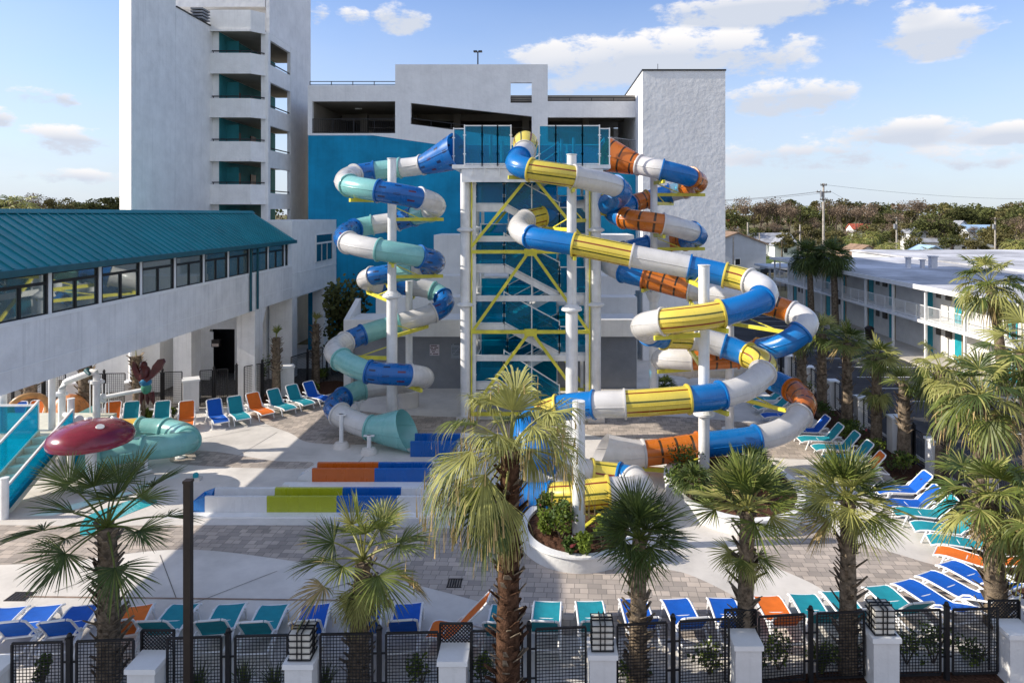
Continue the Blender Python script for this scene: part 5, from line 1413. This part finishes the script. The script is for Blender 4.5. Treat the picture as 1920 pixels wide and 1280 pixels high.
palm('palm leaning in at the lower right edge of the picture', at(1965,15.6), 3.0, .2, 20, .75, .8, .35, 70, -55, 1.9, 26, 71, False, .4, 60, (-.2,0), dp=.6, group=gN)
gR = 'palms along the right side of the deck'
palm('large full palm with drooping yellow green fronds at the right', at(1838,20.2), 4.6, .20, 26, .95, .95, .30, 82, -45, 1.9, 30, 83, False, .5, 110, (0,0), dp=.8, thread=.1, group=gR)
palm('palm at the right edge beside the motel, tallest of the right cluster', at(1935,21.5), 5.6, .20, 22, .9, .95, .28, 80, -60, 1.9, 30, 89, False, .45, 110, (-.3,0), dp=.6, group=gR)
palm('right hand palm with split pale trunk base near the last white pillar', at(1765,25.6), 4.1, .24, 22, .75, .9, .42, 75, -50, 1.9, 26, 97, False, .45, 90, (.0,0), dp=.7, group=gR, smooth_from=.35)
palm('small sparse palm with clean lower trunk beside the side fence', at(1695,27.0), 3.3, .22, 9, .35, .7, .12, 86, -10, 1.7, 22, 101, False, .3, 60, (0,0), group=gR, smooth_from=.4)
palm('two tiered young palm beside the side fence', at(1643,29.0), 3.95, .2, 14, .45, .8, .15, 85, -40, 1.8, 22, 103, False, .4, 60, (.05,0), group=gR, tiers=[(.02,16,85,-45,1.0),(-1.4,10,-10,-70,.8)], smooth_from=.3)
palm('slender palm with round crown beside the orange slide bend', at(1588,31.8), 4.0, .22, 18, .5, .8, .15, 86, -30, 1.8, 22, 107, False, .35, 80, (0,0), group=gR)
palm('slender palm partly behind the blue slide bend', at(1541,33.6), 4.1, .22, 16, .5, .75, .15, 86, -40, 1.8, 22, 109, False, .3, 70, (0,0), group=gR)
palm('palm trunk hidden behind the white slide bend', at(1503,36.0), 3.4, .24, 10, .4, .7, .35, 60, -55, 1.8, 20, 113, True, .2, 60, (0,0), group=gR)
gM = 'palms in front of the motel'
palm('tall curved palm with full crown in front of the motel gallery', at(1880,37.2), 6.1, .24, 34, 1.2, 1.15, .35, 80, -50, 2.0, 26, 127, False, .4, 10, (-.75,0), dp=.6, group=gM)
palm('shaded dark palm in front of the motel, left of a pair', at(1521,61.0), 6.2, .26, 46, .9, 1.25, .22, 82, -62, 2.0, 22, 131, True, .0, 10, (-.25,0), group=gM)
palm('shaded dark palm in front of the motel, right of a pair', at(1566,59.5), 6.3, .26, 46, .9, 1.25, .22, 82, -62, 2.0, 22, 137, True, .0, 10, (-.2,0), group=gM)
gL = 'newly planted palms by the back fence'
palm('newly planted palm with a tiny tuft beside the bridge pillar', at(518,36.6), 3.35, .20, 4, .3, .55, .15, 88, 68, .9, 12, 139, False, .3, 90, (0,0), group=gL, smooth_from=.45)
palm('newly planted palm with a tiny tuft near the blue wall', at(592,40.2), 3.5, .21, 5, .3, .6, .15, 88, 66, .9, 12, 149, False, .3, 100, (0,0), group=gL, smooth_from=.3)
palm('crownless shaggy palm trunk behind the parrot sculpture', at(261,33.0), 3.1, .24, 3, .25, .35, .2, 88, 75, .7, 10, 151, False, .3, 110, (-.15,0), group=gL, smooth_from=.45, bootlen=.22)
palm('thick palm trunk under the bridge behind the white arch pipe', at(160,31.6), 3.6, .28, 4, .25, .4, .2, 88, 70, .7, 10, 157, False, .3, 90, (0,0), group=gL, bootlen=.22)
palm('palm trunk under the bridge behind the tan hoop', at(57,33.2), 3.4, .26, 4, .25, .4, .2, 88, 70, .7, 10, 163, False, .3, 80, (0,0), group=gL)
gF = 'low fan palms around the slides'
for i, (px, d, z, s, lab) in enumerate([(1300,22.9,.5,.62,'low dark fan palm in the right planter beside the white slide exit'),(1415,24.0,.5,.78,'low fan palm behind the two tiered palm in the right planter'),(1245,37.6,0,.6,'small fan palm at the foot of the grey pump house wall'),(655,38.5,0,.0,'')]):
    if s: palm(lab, (XD(px,d),d,z), .5, .12, 20, .6*s, 1.0*s, .3, 85, -10, 1.6, 22, 170+i, True, .1, 0, (0,0), dp=.4, group=gF)

# ================================================================== SHRUBS
def leafblob(b, c, rx, ry, rz, n, s, rnd, mi=0, shell=.45):
    for i in range(n):
        u = rnd.uniform(-1,1); g = rnd.uniform(0,2*math.pi); q = math.sqrt(1-u*u); rr = (shell+(1-shell)*rnd.random())
        p = Vector((c[0]+rx*rr*q*math.cos(g), c[1]+ry*rr*q*math.sin(g), c[2]+rz*rr*u))
        nrm = Vector((rnd.gauss(0,1),rnd.gauss(0,1),rnd.gauss(.4,1))).normalized()
        a = nrm.orthogonal().normalized(); a = Matrix.Rotation(rnd.uniform(0,6.28),3,nrm) @ a; e = nrm.cross(a)
        l = s*rnd.uniform(.6,1.4); w = l*.42
        b.add([p-a*l*.5, p-e*w, p+a*l*.6, p+e*w], [(0,1,2,3)], mi)
def shrub(label, loc, r, h, n, s, seed, mats=None, flowers=0, group=None, cat='shrub', name='shrub', lobes=5):
    rnd = random.Random(seed); t = thing(name, label, cat, loc, group)
    x, y, z = loc; b = MB()
    for k in range(lobes):
        g = rnd.uniform(0,6.28); q = r*.55*rnd.random()
        leafblob(b, (x+q*math.cos(g), y+q*math.sin(g), z+h*rnd.uniform(.35,.8)), r*rnd.uniform(.4,.65), r*rnd.uniform(.4,.65), h*rnd.uniform(.2,.4), n//lobes, s, rnd, 1 if rnd.random() < .4 else 0)
    if flowers: leafblob(b, (x,y,z+h*.6), r*.8, r*.8, h*.4, flowers, s*1.4, rnd, 2, .7)
    b.build('foliage', mats or [BUSH, BUSHY, PINK], t)
    b = MB()
    for k in range(5):
        g = rnd.uniform(0,6.28); b.cyl((x,y,z-.03),(x+r*.5*math.cos(g),y+r*.5*math.sin(g),z+h*.7),.016,.006,5)
    b.build('stem', BARK, t)
gP = 'rose bushes in the round planter'
for i, (px, py, r, h, lab, fl) in enumerate([(1052,1008,.72,1.2,'largest light green rose bush in the round planter',2),(1022,1000,.5,.8,'thin pale bush at the left of the round planter',1),(1095,1036,.42,.55,'low light green bush at the front of the round planter',0),
        (1128,1022,.6,.9,'green bush at the right of the round planter',0),(1020,962,.4,.7,'small bush with red blooms at the back left of the round planter',3),(1072,1034,.32,.4,'small rose bush with a pink bloom near the planter rim',2),(1160,985,.45,.7,'dark bush behind the compact palm in the round planter',0)]):
    g = G(px, py, .45); shrub(lab, (g.x,g.y,.42), r, h, 760, .085, 200+i, [BUSHY,BUSH,PINK] if i in (0,1,2,3) else None, fl, gP)
gQ = 'shrubs in the right planter'
for i, (x, y, r, h, lab) in enumerate([(4.5,23.3,.7,1.0,'reddish dark shrub left of the right planter column'),(5.2,25.0,.7,1.1,'dark shrub behind the right planter column'),(6.9,24.6,.7,1.0,'dark shrub right of the right planter column'),(5.4,22.4,.5,.6,'low shrub at the front of the right planter'),(6.7,22.6,.6,.7,'low green shrub at the front right of the right planter')]):
    shrub(lab, (x,y,.5), r, h, 420, .085, 230+i, None, 0, gQ)
gE = 'shrubs along the side fence'
for i, y in enumerate([24.0,26.2,28.0,29.6,31.0,32.6,34.4,36.4,38.6]):
    shrub(f'green shrub in the bed along the side fence, {ordn(i)} from the front', (13.55+.25*math.sin(i*2),y,0), .7, .85+.2*math.sin(i*3), 420, .09, 260+i, None, 3 if i % 3 == 0 else 0, gE)
gS = 'small plants at the front fence'
for i, (px, dd, r, h, lab) in enumerate([(80,.9,.25,.7,'thin dark plant behind the front fence at the far left'),(790,-.5,.4,.7,'leafy plant with a yellow bloom by the front fence left of the big palm'),(905,-.4,.3,.8,'tall thin plant beside the trunk of the big palm'),(1180,-.6,.45,.45,'low shrub at the foot of the compact palm'),
      (1330,-.5,.55,.7,'dark shrub behind the front fence below the blue loungers'),(1460,-.5,.55,.8,'dark shrub behind the front fence below the orange lounger'),(1545,-.4,.5,.6,'shrub between the post and the upright palm'),(1700,-.5,.6,.8,'shrub behind the front fence right of the last lantern'),(1750,-.3,.5,.9,'shrub at the front fence near the right end'),(1830,-.4,.5,.5,'low shrub at the foot of the stout palm'),(1600,-.6,.5,.5,'low shrub at the foot of the upright palm'),(1420,-.6,.4,.5,'low shrub by the pillar below the two tiered palm')]):
    d = fence_d(px)-dd*-1 if dd < 0 else fence_d(px)+dd
    d = fence_d(px)+(.55 if dd < 0 else dd)
    shrub(lab, (XD(px,d),d,0), r, h, 260, .075, 300+i, None, 0, gS)
gG = 'grassy tufts at the front fence'
def tuft(label, loc, h, n, seed):
    rnd = random.Random(seed); t = thing('grass_tuft', label, 'plant', loc, gG); b = MB()
    for i in range(n):
        a = rnd.uniform(0,6.28); o = Vector((math.cos(a),math.sin(a),0)); s_ = Vector((-o.y,o.x,0))*.012; l = h*rnd.uniform(.6,1.1); sp = rnd.uniform(.1,.6)
        p0 = Vector(loc)+o*.05; p1 = p0+o*(l*sp*.4)+Vector((0,0,l*.6)); p2 = p0+o*(l*sp)+Vector((0,0,l*(1-.4*sp)))
        b.add([p0-s_,p0+s_,p1+s_,p1-s_,p2], [(0,1,2,3),(3,2,4)], rnd.choice((0,0,1)))
    b.build('blades', [LEAFD, LEAF], t)
for i, (px, lab) in enumerate([(372,'dark grassy tuft right of the lamp post'),(455,'dark grassy tuft behind the fence post'),(515,'dark grassy tuft left of the first lantern pillar'),(608,'dark grassy tuft right of the first lantern pillar'),(1540,'grassy tuft left of the upright palm')]):
    d = fence_d(px)+.35; tuft(lab, (XD(px,d),d,0), .75, 90, 400+i)
# bushes by the entrance and the tree before the blue wall
g = at(648,42.5); shrub('dark leafy tree in front of the blue wall beside the entrance wing', g, 1.5, 5.8, 2600, .26, 420, [TREE_G,BUSH,PINK], 0, None, 'tree', 'dark_tree', 9)
for i, (px, d, r, h, lab) in enumerate([(490,39.0,.8,1.9,'dark spindly shrub right of the bridge pillar'),(605,40.6,.6,.9,'dark shrub at the foot of the young palm near the blue wall'),(585,38.4,.5,.6,'low dark shrub behind the last blue lounger'),(478,37.0,.4,.6,'low shrub behind the orange lounger'),(278,33.2,.4,.5,'small yellowish shrub between the back loungers'),(325,33.4,.4,.5,'small shrub beside the wide back pillar')]):
    shrub(lab, at(px,d), r, h, 420, .09, 440+i, None, 0, 'shrubs by the back fence')

# ================================================================== FAR TREES, HOUSES, POLES
def crown_mesh(seed, kind):
    rnd = random.Random(seed); b = MB()
    if kind == 'bare':
        def grow(p, d, L, r, lev):
            e = p+d*L; b.cyl(p, e, r, r*.6, 4, 1, False)
            if lev == 0: 
                leafblob(b, e, 1.1,1.1,.9, 13, .24, rnd, 0); return
            for k in range(3):
                nd = (d+Vector((rnd.gauss(0,.5),rnd.gauss(0,.5),rnd.uniform(-.05,.55)))).normalized(); grow(e, nd, L*rnd.uniform(.6,.85), r*.55, lev-1)
        grow(Vector((0,0,0)), Vector((0,0,1)), 3.2, .28, 4)
    else:
        flat = kind == 'pine'
        for k in range(15):
            g = rnd.uniform(0,6.28); q = rnd.random()**.5*3.0; z = rnd.uniform(4.0,8.6) if not flat else rnd.uniform(6,9.2)
            q *= (1.15-.5*max(0,(z-6)/3)); rr = rnd.uniform(1.0,1.7)
            leafblob(b, (q*math.cos(g),q*math.sin(g),z), rr, rr, rr*(.45 if flat else .72), 150, .36, rnd, 0, .5)
        b.cyl((0,0,0),(0,0,6.5),.28,.14,6,1,False)
        for k in range(6):
            g = rnd.uniform(0,6.28); b.cyl((0,0,3+k*.5),(2*math.cos(g),2*math.sin(g),5+k*.5),.1,.04,4,1,False)
    return b
def far_tree(kind, leafm, seed, label, cat='tree'):
    t = thing({'bare':'bare_tree','pine':'pine_tree','round':'evergreen_tree'}[kind], label, cat, (0,0,0)); b = crown_mesh(seed, kind)
    cr = MB(); tk = MB(); 
    for f, m in zip(b.f, b.m):
        tgt = cr if m == 0 else tk; tgt.add([b.v[i] for i in f], [tuple(range(len(f)))])
    cr.build('crown', leafm, t); tk.build('trunk', BARK, t); return t
rnd = random.Random(99)
TP = {}
spec = []
for px in range(1352, 2150, 27):     # back rank on the right
    k = rnd.choice(['round','round','pine','bare']) ; spec.append((px+rnd.uniform(-9,9), rnd.uniform(255,330), {'bare':15,'pine':15.6,'round':14.6}[k]+rnd.uniform(-1.6,1.8), k))
for px, d, h, k in [(1375,190,11.5,'round'),(1395,200,13.2,'bare'),(1422,205,13.5,'bare'),(1450,200,13.0,'bare'),(1476,210,12.2,'bare'),(1500,215,13.4,'round'),(1522,220,13.0,'round'),(1556,215,12.6,'bare'),(1582,225,13.2,'bare'),(1606,220,12.6,'bare'),(1630,215,11.8,'bare'),
     (1655,230,12,'round'),(1690,205,10.5,'bare'),(1722,195,11.6,'round'),(1752,170,10.8,'round'),(1772,180,10,'round'),(1800,215,12,'pine'),(1838,225,12.5,'round'),(1868,215,12.8,'round'),(1895,190,11.8,'round'),(1920,180,12.4,'round'),(1950,170,12,'round'),
     (1402,175,7.2,'round'),(1515,165,7.6,'round'),(1560,150,6.6,'round'),(1455,205,8.5,'round'),(1785,150,6,'round'),(1640,160,5.8,'round'),(1715,140,5,'round'),(1825,135,5.2,'round'),(1418,128,4.6,'round'),(1868,160,7,'round'),(1905,130,6.5,'round')]: spec.append((px,d,h,k))
for i_, px in enumerate(range(1372, 1960, 19)):
    spec.append((px+rnd.uniform(-6,6), 150+((i_*37)%60), rnd.uniform(5.0,8.2), 'round' if i_ % 4 else 'bare'))
for px in range(-60, 240, 21): spec.append((px+rnd.uniform(-8,8), rnd.uniform(240,300), rnd.uniform(13.5,16.8), rnd.choice(['round','pine','round','bare'])))
spec.sort(key=lambda s: s[0]); cnt = {}
for px, d, h, k in spec:
    v = rnd.randrange(2); sub = 'olive' if (k == 'round' and rnd.random() < .45) else ''
    key = (k, v, sub)
    side = 'beyond the motel' if px > 1000 else 'beyond the bridge roof'
    look = {'bare':'bare brown twiggy tree','pine':'flat topped dark pine','round':('olive' if sub else 'dark green')+' round evergreen tree'}[k]
    n = cnt.get((look,side),0); cnt[(look,side)] = n+1
    lab = f'{ordn(n)} {look} from the left {side}'
    loc = (XD(px,d), d, -.05); s = h/9.6
    sc = (s*rnd.uniform(.95,1.35), s*rnd.uniform(.95,1.35), s)
    grp = {'bare':'bare trees','pine':'pine trees','round':'evergreen trees'}[k]+' beyond the resort'
    if key not in TP:
        o = far_tree(k, {'bare':TREE_B,'pine':TREE_G,'round':TREE_O if sub else TREE_G}[k], 500+len(TP), lab); TP[key] = o
        o.location = loc; o.rotation_euler = (0,0,rnd.uniform(0,6)); o.scale = sc; tag(o, group=grp)
    else: dup(TP[key], loc, rnd.uniform(0,6), lab, 'tree', grp, sc)
# the wood behind them, one mass
b = MB(); r2 = random.Random(5)
for k in range(520):
    x = r2.uniform(-620,620); y = r2.uniform(345,430); z = r2.uniform(2,13.5)
    leafblob(b, (x,y,z), 5,4,2.6, 20, 2.0, r2, 0 if r2.random() < .7 else 1)
o = b.build('distant_wood', [TREE_G, TREE_B]); tag(o, 'dark mixed wood along the horizon behind all other trees', 'wood', kind='stuff')
# far palms
gfp = 'palms far beyond the motel'; fpp = None
for i, (px, d, h) in enumerate([(1600,120,6.0),(1618,118,5.2),(1635,125,6.2),(1660,100,5.0),(1672,96,5.4),(1738,110,4.2),(1790,105,4.0),(1905,92,6.0),(1930,90,5.6),(30,120,12.0)]):
    lab = f'far fan palm beyond the motel roof, {ordn(i)} from the left' if px > 1000 else 'pale palm top rising above the bridge roof at the far left'
    if fpp is None:
        fpp = palm(lab, (XD(px,d),d,0), 5.2, .22, 22, .9, 1.3, .4, 75, -55, 1.9, 14, 600, False, .45, 0, (0,0), group=gfp); h0 = 5.2+.4
        fpp.scale = (h/5.6,)*3
    else: dup(fpp, (XD(px,d),d,0), i*1.3, lab, 'palm tree', gfp, (h/5.6*1.1,h/5.6*1.1,h/5.6))
ROOFG = mat('grey_shingles', (.32,.33,.36), .9, .2, .2, 1); ROOFB = mat('brown_shingles', (.28,.19,.13), .9, .2, .2, 1); ROOFR = mat('red_roof', (.42,.10,.06), .9, .2, .2, 1); METB = mat('blue_grey_siding', (.42,.46,.52), .6, .4, .06, .6); LTB = mat('light_blue_roof', (.35,.50,.68), .7, .3, .1, 1)
def house(label, px, d, w, dep, hw, hr, roofm, wallm=WPAINT, ridge='x', name='house', nwin=3):
    x = XD(px,d); t = thing(name, label, 'house', (x,d,0))
    b = MB(); b.box(x-w/2,x+w/2,d,d+dep,-.05,hw)
    if ridge == 'y': b.xz([(x-w/2,hw),(x+w/2,hw),(x,hw+hr)], d, d+.2); b.xz([(x-w/2,hw),(x+w/2,hw),(x,hw+hr)], d+dep-.2, d+dep)
    else: b.yz([(d,hw),(d+dep,hw),(d+dep/2,hw+hr)], x-w/2, x-w/2+.2); b.yz([(d,hw),(d+dep,hw),(d+dep/2,hw+hr)], x+w/2-.2, x+w/2)
    b.build('wall', wallm, t)
    b = MB(); e = .4
    if ridge == 'y': b.xz([(x-w/2-e,hw-.15),(x,hw+hr+.02),(x+w/2+e,hw-.15),(x+w/2+e,hw+.05),(x,hw+hr+.22),(x-w/2-e,hw+.05)], d-e, d+dep+e)
    else: b.yz([(d-e,hw-.15),(d+dep/2,hw+hr+.02),(d+dep+e,hw-.15),(d+dep+e,hw+.05),(d+dep/2,hw+hr+.22),(d-e,hw+.05)], x-w/2-e, x+w/2+e)
    b.build('roof', roofm, t)
    for k in range(nwin):
        xx = x-w/2+w*(k+.5)/nwin; b = MB(); b.box(xx-.5,xx+.5,d-.06,d-.005,.9,2.1); f = b.build('window', WPAINT, t); g = MB(); g.box(xx-.42,xx+.42,d-.08,d-.061,.98,2.02); g.build('pane', WDARK, f)
house('white house with grey roof beyond the shed, left of the dark palms', 1452, 160, 9.5, 8, 3.2, 1.9, ROOFG)
house('small white gabled annex with sunlit gable beside the grey roofed house', 1473, 156, 5.0, 5, 2.7, 1.7, ROOFG, WPAINT, 'y', nwin=1)
house('big blue grey metal shed beside the rough stucco stair block', 1383, 120, 10, 14, 4.6, 1.9, ROOFB, METB, 'y', 'metal_shed', 1)
house('white house with brown roof behind the motel roof', 1628, 112, 5.5, 6, 3.0, 1.6, ROOFB, WPAINT, 'y', nwin=2)
house('house with light blue roof among the trees at the right', 1842, 200, 8, 6, 4.6, 1.8, LTB, WPAINT)
house('white chimneyed house with pale walls left of the light blue roof', 1806, 205, 3.5, 4, 5.6, 2.0, ROOFG, WPAINT, 'y', nwin=1)
house('house with red roof glimpsed between the bare trees', 1618, 250, 7, 6, 4.2, 1.8, ROOFR)
house('house with red roof behind the shed next to the stair block', 1364, 215, 7, 6, 6.2, 1.5, ROOFR)
house('long low white house behind the far palms', 1785, 165, 14, 7, 3.0, .7, ROOFG, WPAINT, 'x', nwin=5)
house('small blue grey hut behind the motel roof', 1752, 125, 5, 5, 2.6, 1.3, LTB, METB, 'y', nwin=1)
house('cream house beyond the motel, behind the far palms', 1722, 175, 4, 5, 5.0, 1.2, ROOFG, WPAINT, 'y', nwin=1)
cp = thing('carport', 'open carport with flat blue grey roof on posts beside the motel end', 'carport', (XD(1462,92),92,0))
xc = XD(1462,92); b = MB(); b.box(xc-2.2,xc+3.4,90,96,2.7,2.95); b.build('roof', METB, cp)
for x in (xc-1.9,xc+.6,xc+3.1):
    b = MB(); b.box(x-.12,x+.12,90.2,90.44,-.05,2.7); b.build('post', GREYW, cp)
railing(cp, (xc-2,88.5,-.05), (xc+4,88.5,-.05), 1.1, .18, BLACK)
def car(label, px, d, m, rz):
    t = thing('parked_car', label, 'car', (0,0,0))
    b = MB(); b.xz([(-2.3,.35),(2.3,.35),(2.35,.8),(1.2,.95),(.6,1.5),(-1.0,1.55),(-1.6,1.0),(-2.3,.95)], -.85,.85); b.build('body', m, t, local=True)
    b = MB(); b.xz([(1.0,.98),(.55,1.42),(-.95,1.46),(-1.4,1.02)], -.87,.87); b.build('window', WDARK, t, local=True)
    for x in (-1.4,1.45):
        for y in (-.86,.66):
            b = MB(); b.cyl((x,y,.34),(x,y+.2,.34),.34,n=14); b.build('wheel', BLACK, t, True, local=True)
    t.location = (XD(px,d),d,-.05); t.rotation_euler = (0,0,rz); return t
car('dark parked pickup sized car beyond the carport', 1445, 112, mat('car_dark', (.02,.03,.045), .25, .5, .1), .2)
car('white parked car behind the carport', 1463, 118, WPAINT, .1)
def pole(label, px, d, top, r=.14, arms=(), m=None, base=0.0):
    x = XD(px,d); t = thing('utility_pole', label, 'utility pole', (x,d,0)); zt = ZD(top,d)
    b = MB(); b.cyl((x,d,-.05),(x,d,zt),r*1.2,r*.8,8); b.build('pole', m or mat('weathered_pole', (.42,.38,.33), .9, .2, .2, 2) if 'weathered_pole' not in MAT else MAT['weathered_pole'], t)
    for dz, w in arms:
        b = MB(); b.box(x-w,x+w,d-.18,d-.02,zt-dz-.08,zt-dz+.08)
        for s_ in (-w*.9,-w*.45,w*.45,w*.9): b.cyl((x+s_,d-.1,zt-dz+.08),(x+s_,d-.1,zt-dz+.3),.05,n=6)
        b.build('crossarm', BARK, t)
    if arms and r > .15:
        b = MB(); b.cyl((x-.4,d-.1,zt-2.2),(x-.4,d-.1,zt-1.3),.22,n=10); b.build('transformer', GREYW, t)
    return Vector((x,d,zt))
A = pole('tall utility pole with crossarms rising above the treeline', 1544, 110, 344, .2, [(.3,.5),(1.4,1.15),(2.6,.6)])
B_ = pole('short utility pole left of the grey roofed house', 1402, 150, 417, .2)
C_ = pole('utility pole with street lamp arm beside the dark palms', 1500, 105, 421, .14, [(1.2,.5)])
D_ = pole('pale utility pole with crossarm above the motel roof', 1681, 130, 407, .16, [(.3,.9)])
E_ = pole('pale utility pole beside the light blue roofed house', 1866, 135, 408, .17, [(.3,.9)])
F_ = pole('thin pole in front of the white house near the shed', 1424, 130, 437, .12)
pole('thin dark pole in front of the metal shed', 1375, 100, 442, .13, [], BLACK)
def wire(a, c, sag, label):
    k = 14; pts = []
    for i in range(k+1):
        f = i/k; p = a.lerp(c, f); p.z -= sag*4*f*(1-f); pts.append(p)
    b = MB(); b.tube(pts, .018, 4, caps=False); o = b.build('power_line', DARKBR); tag(o, label, 'wire', 'power lines')
for dx, l in ((-1.1,'upper left'),(0,'middle left'),(1.1,'lower left')):
    wire(A+Vector((dx,0,-1.2-abs(dx)*.2)), Vector((XD(1180,150)+dx,150,ZD(372,150))), 1.0, f'thin power line running {l} from the tall utility pole towards the stair block')
wire(A+Vector((1,0,-1.2)), D_+Vector((0,0,0)), .6, 'thin power line from the tall pole to the pale pole above the motel')
wire(A+Vector((0,0,-.2)), Vector((XD(2100,160),160,ZD(368,160))), 1.4, 'thin power line running right from the top of the tall pole')
wire(D_, E_, 1.0, 'thin power line between the two pale poles at the right')
wire(C_+Vector((0,0,-.5)), B_, .6, 'thin power line between the short pole and the lamp arm pole')
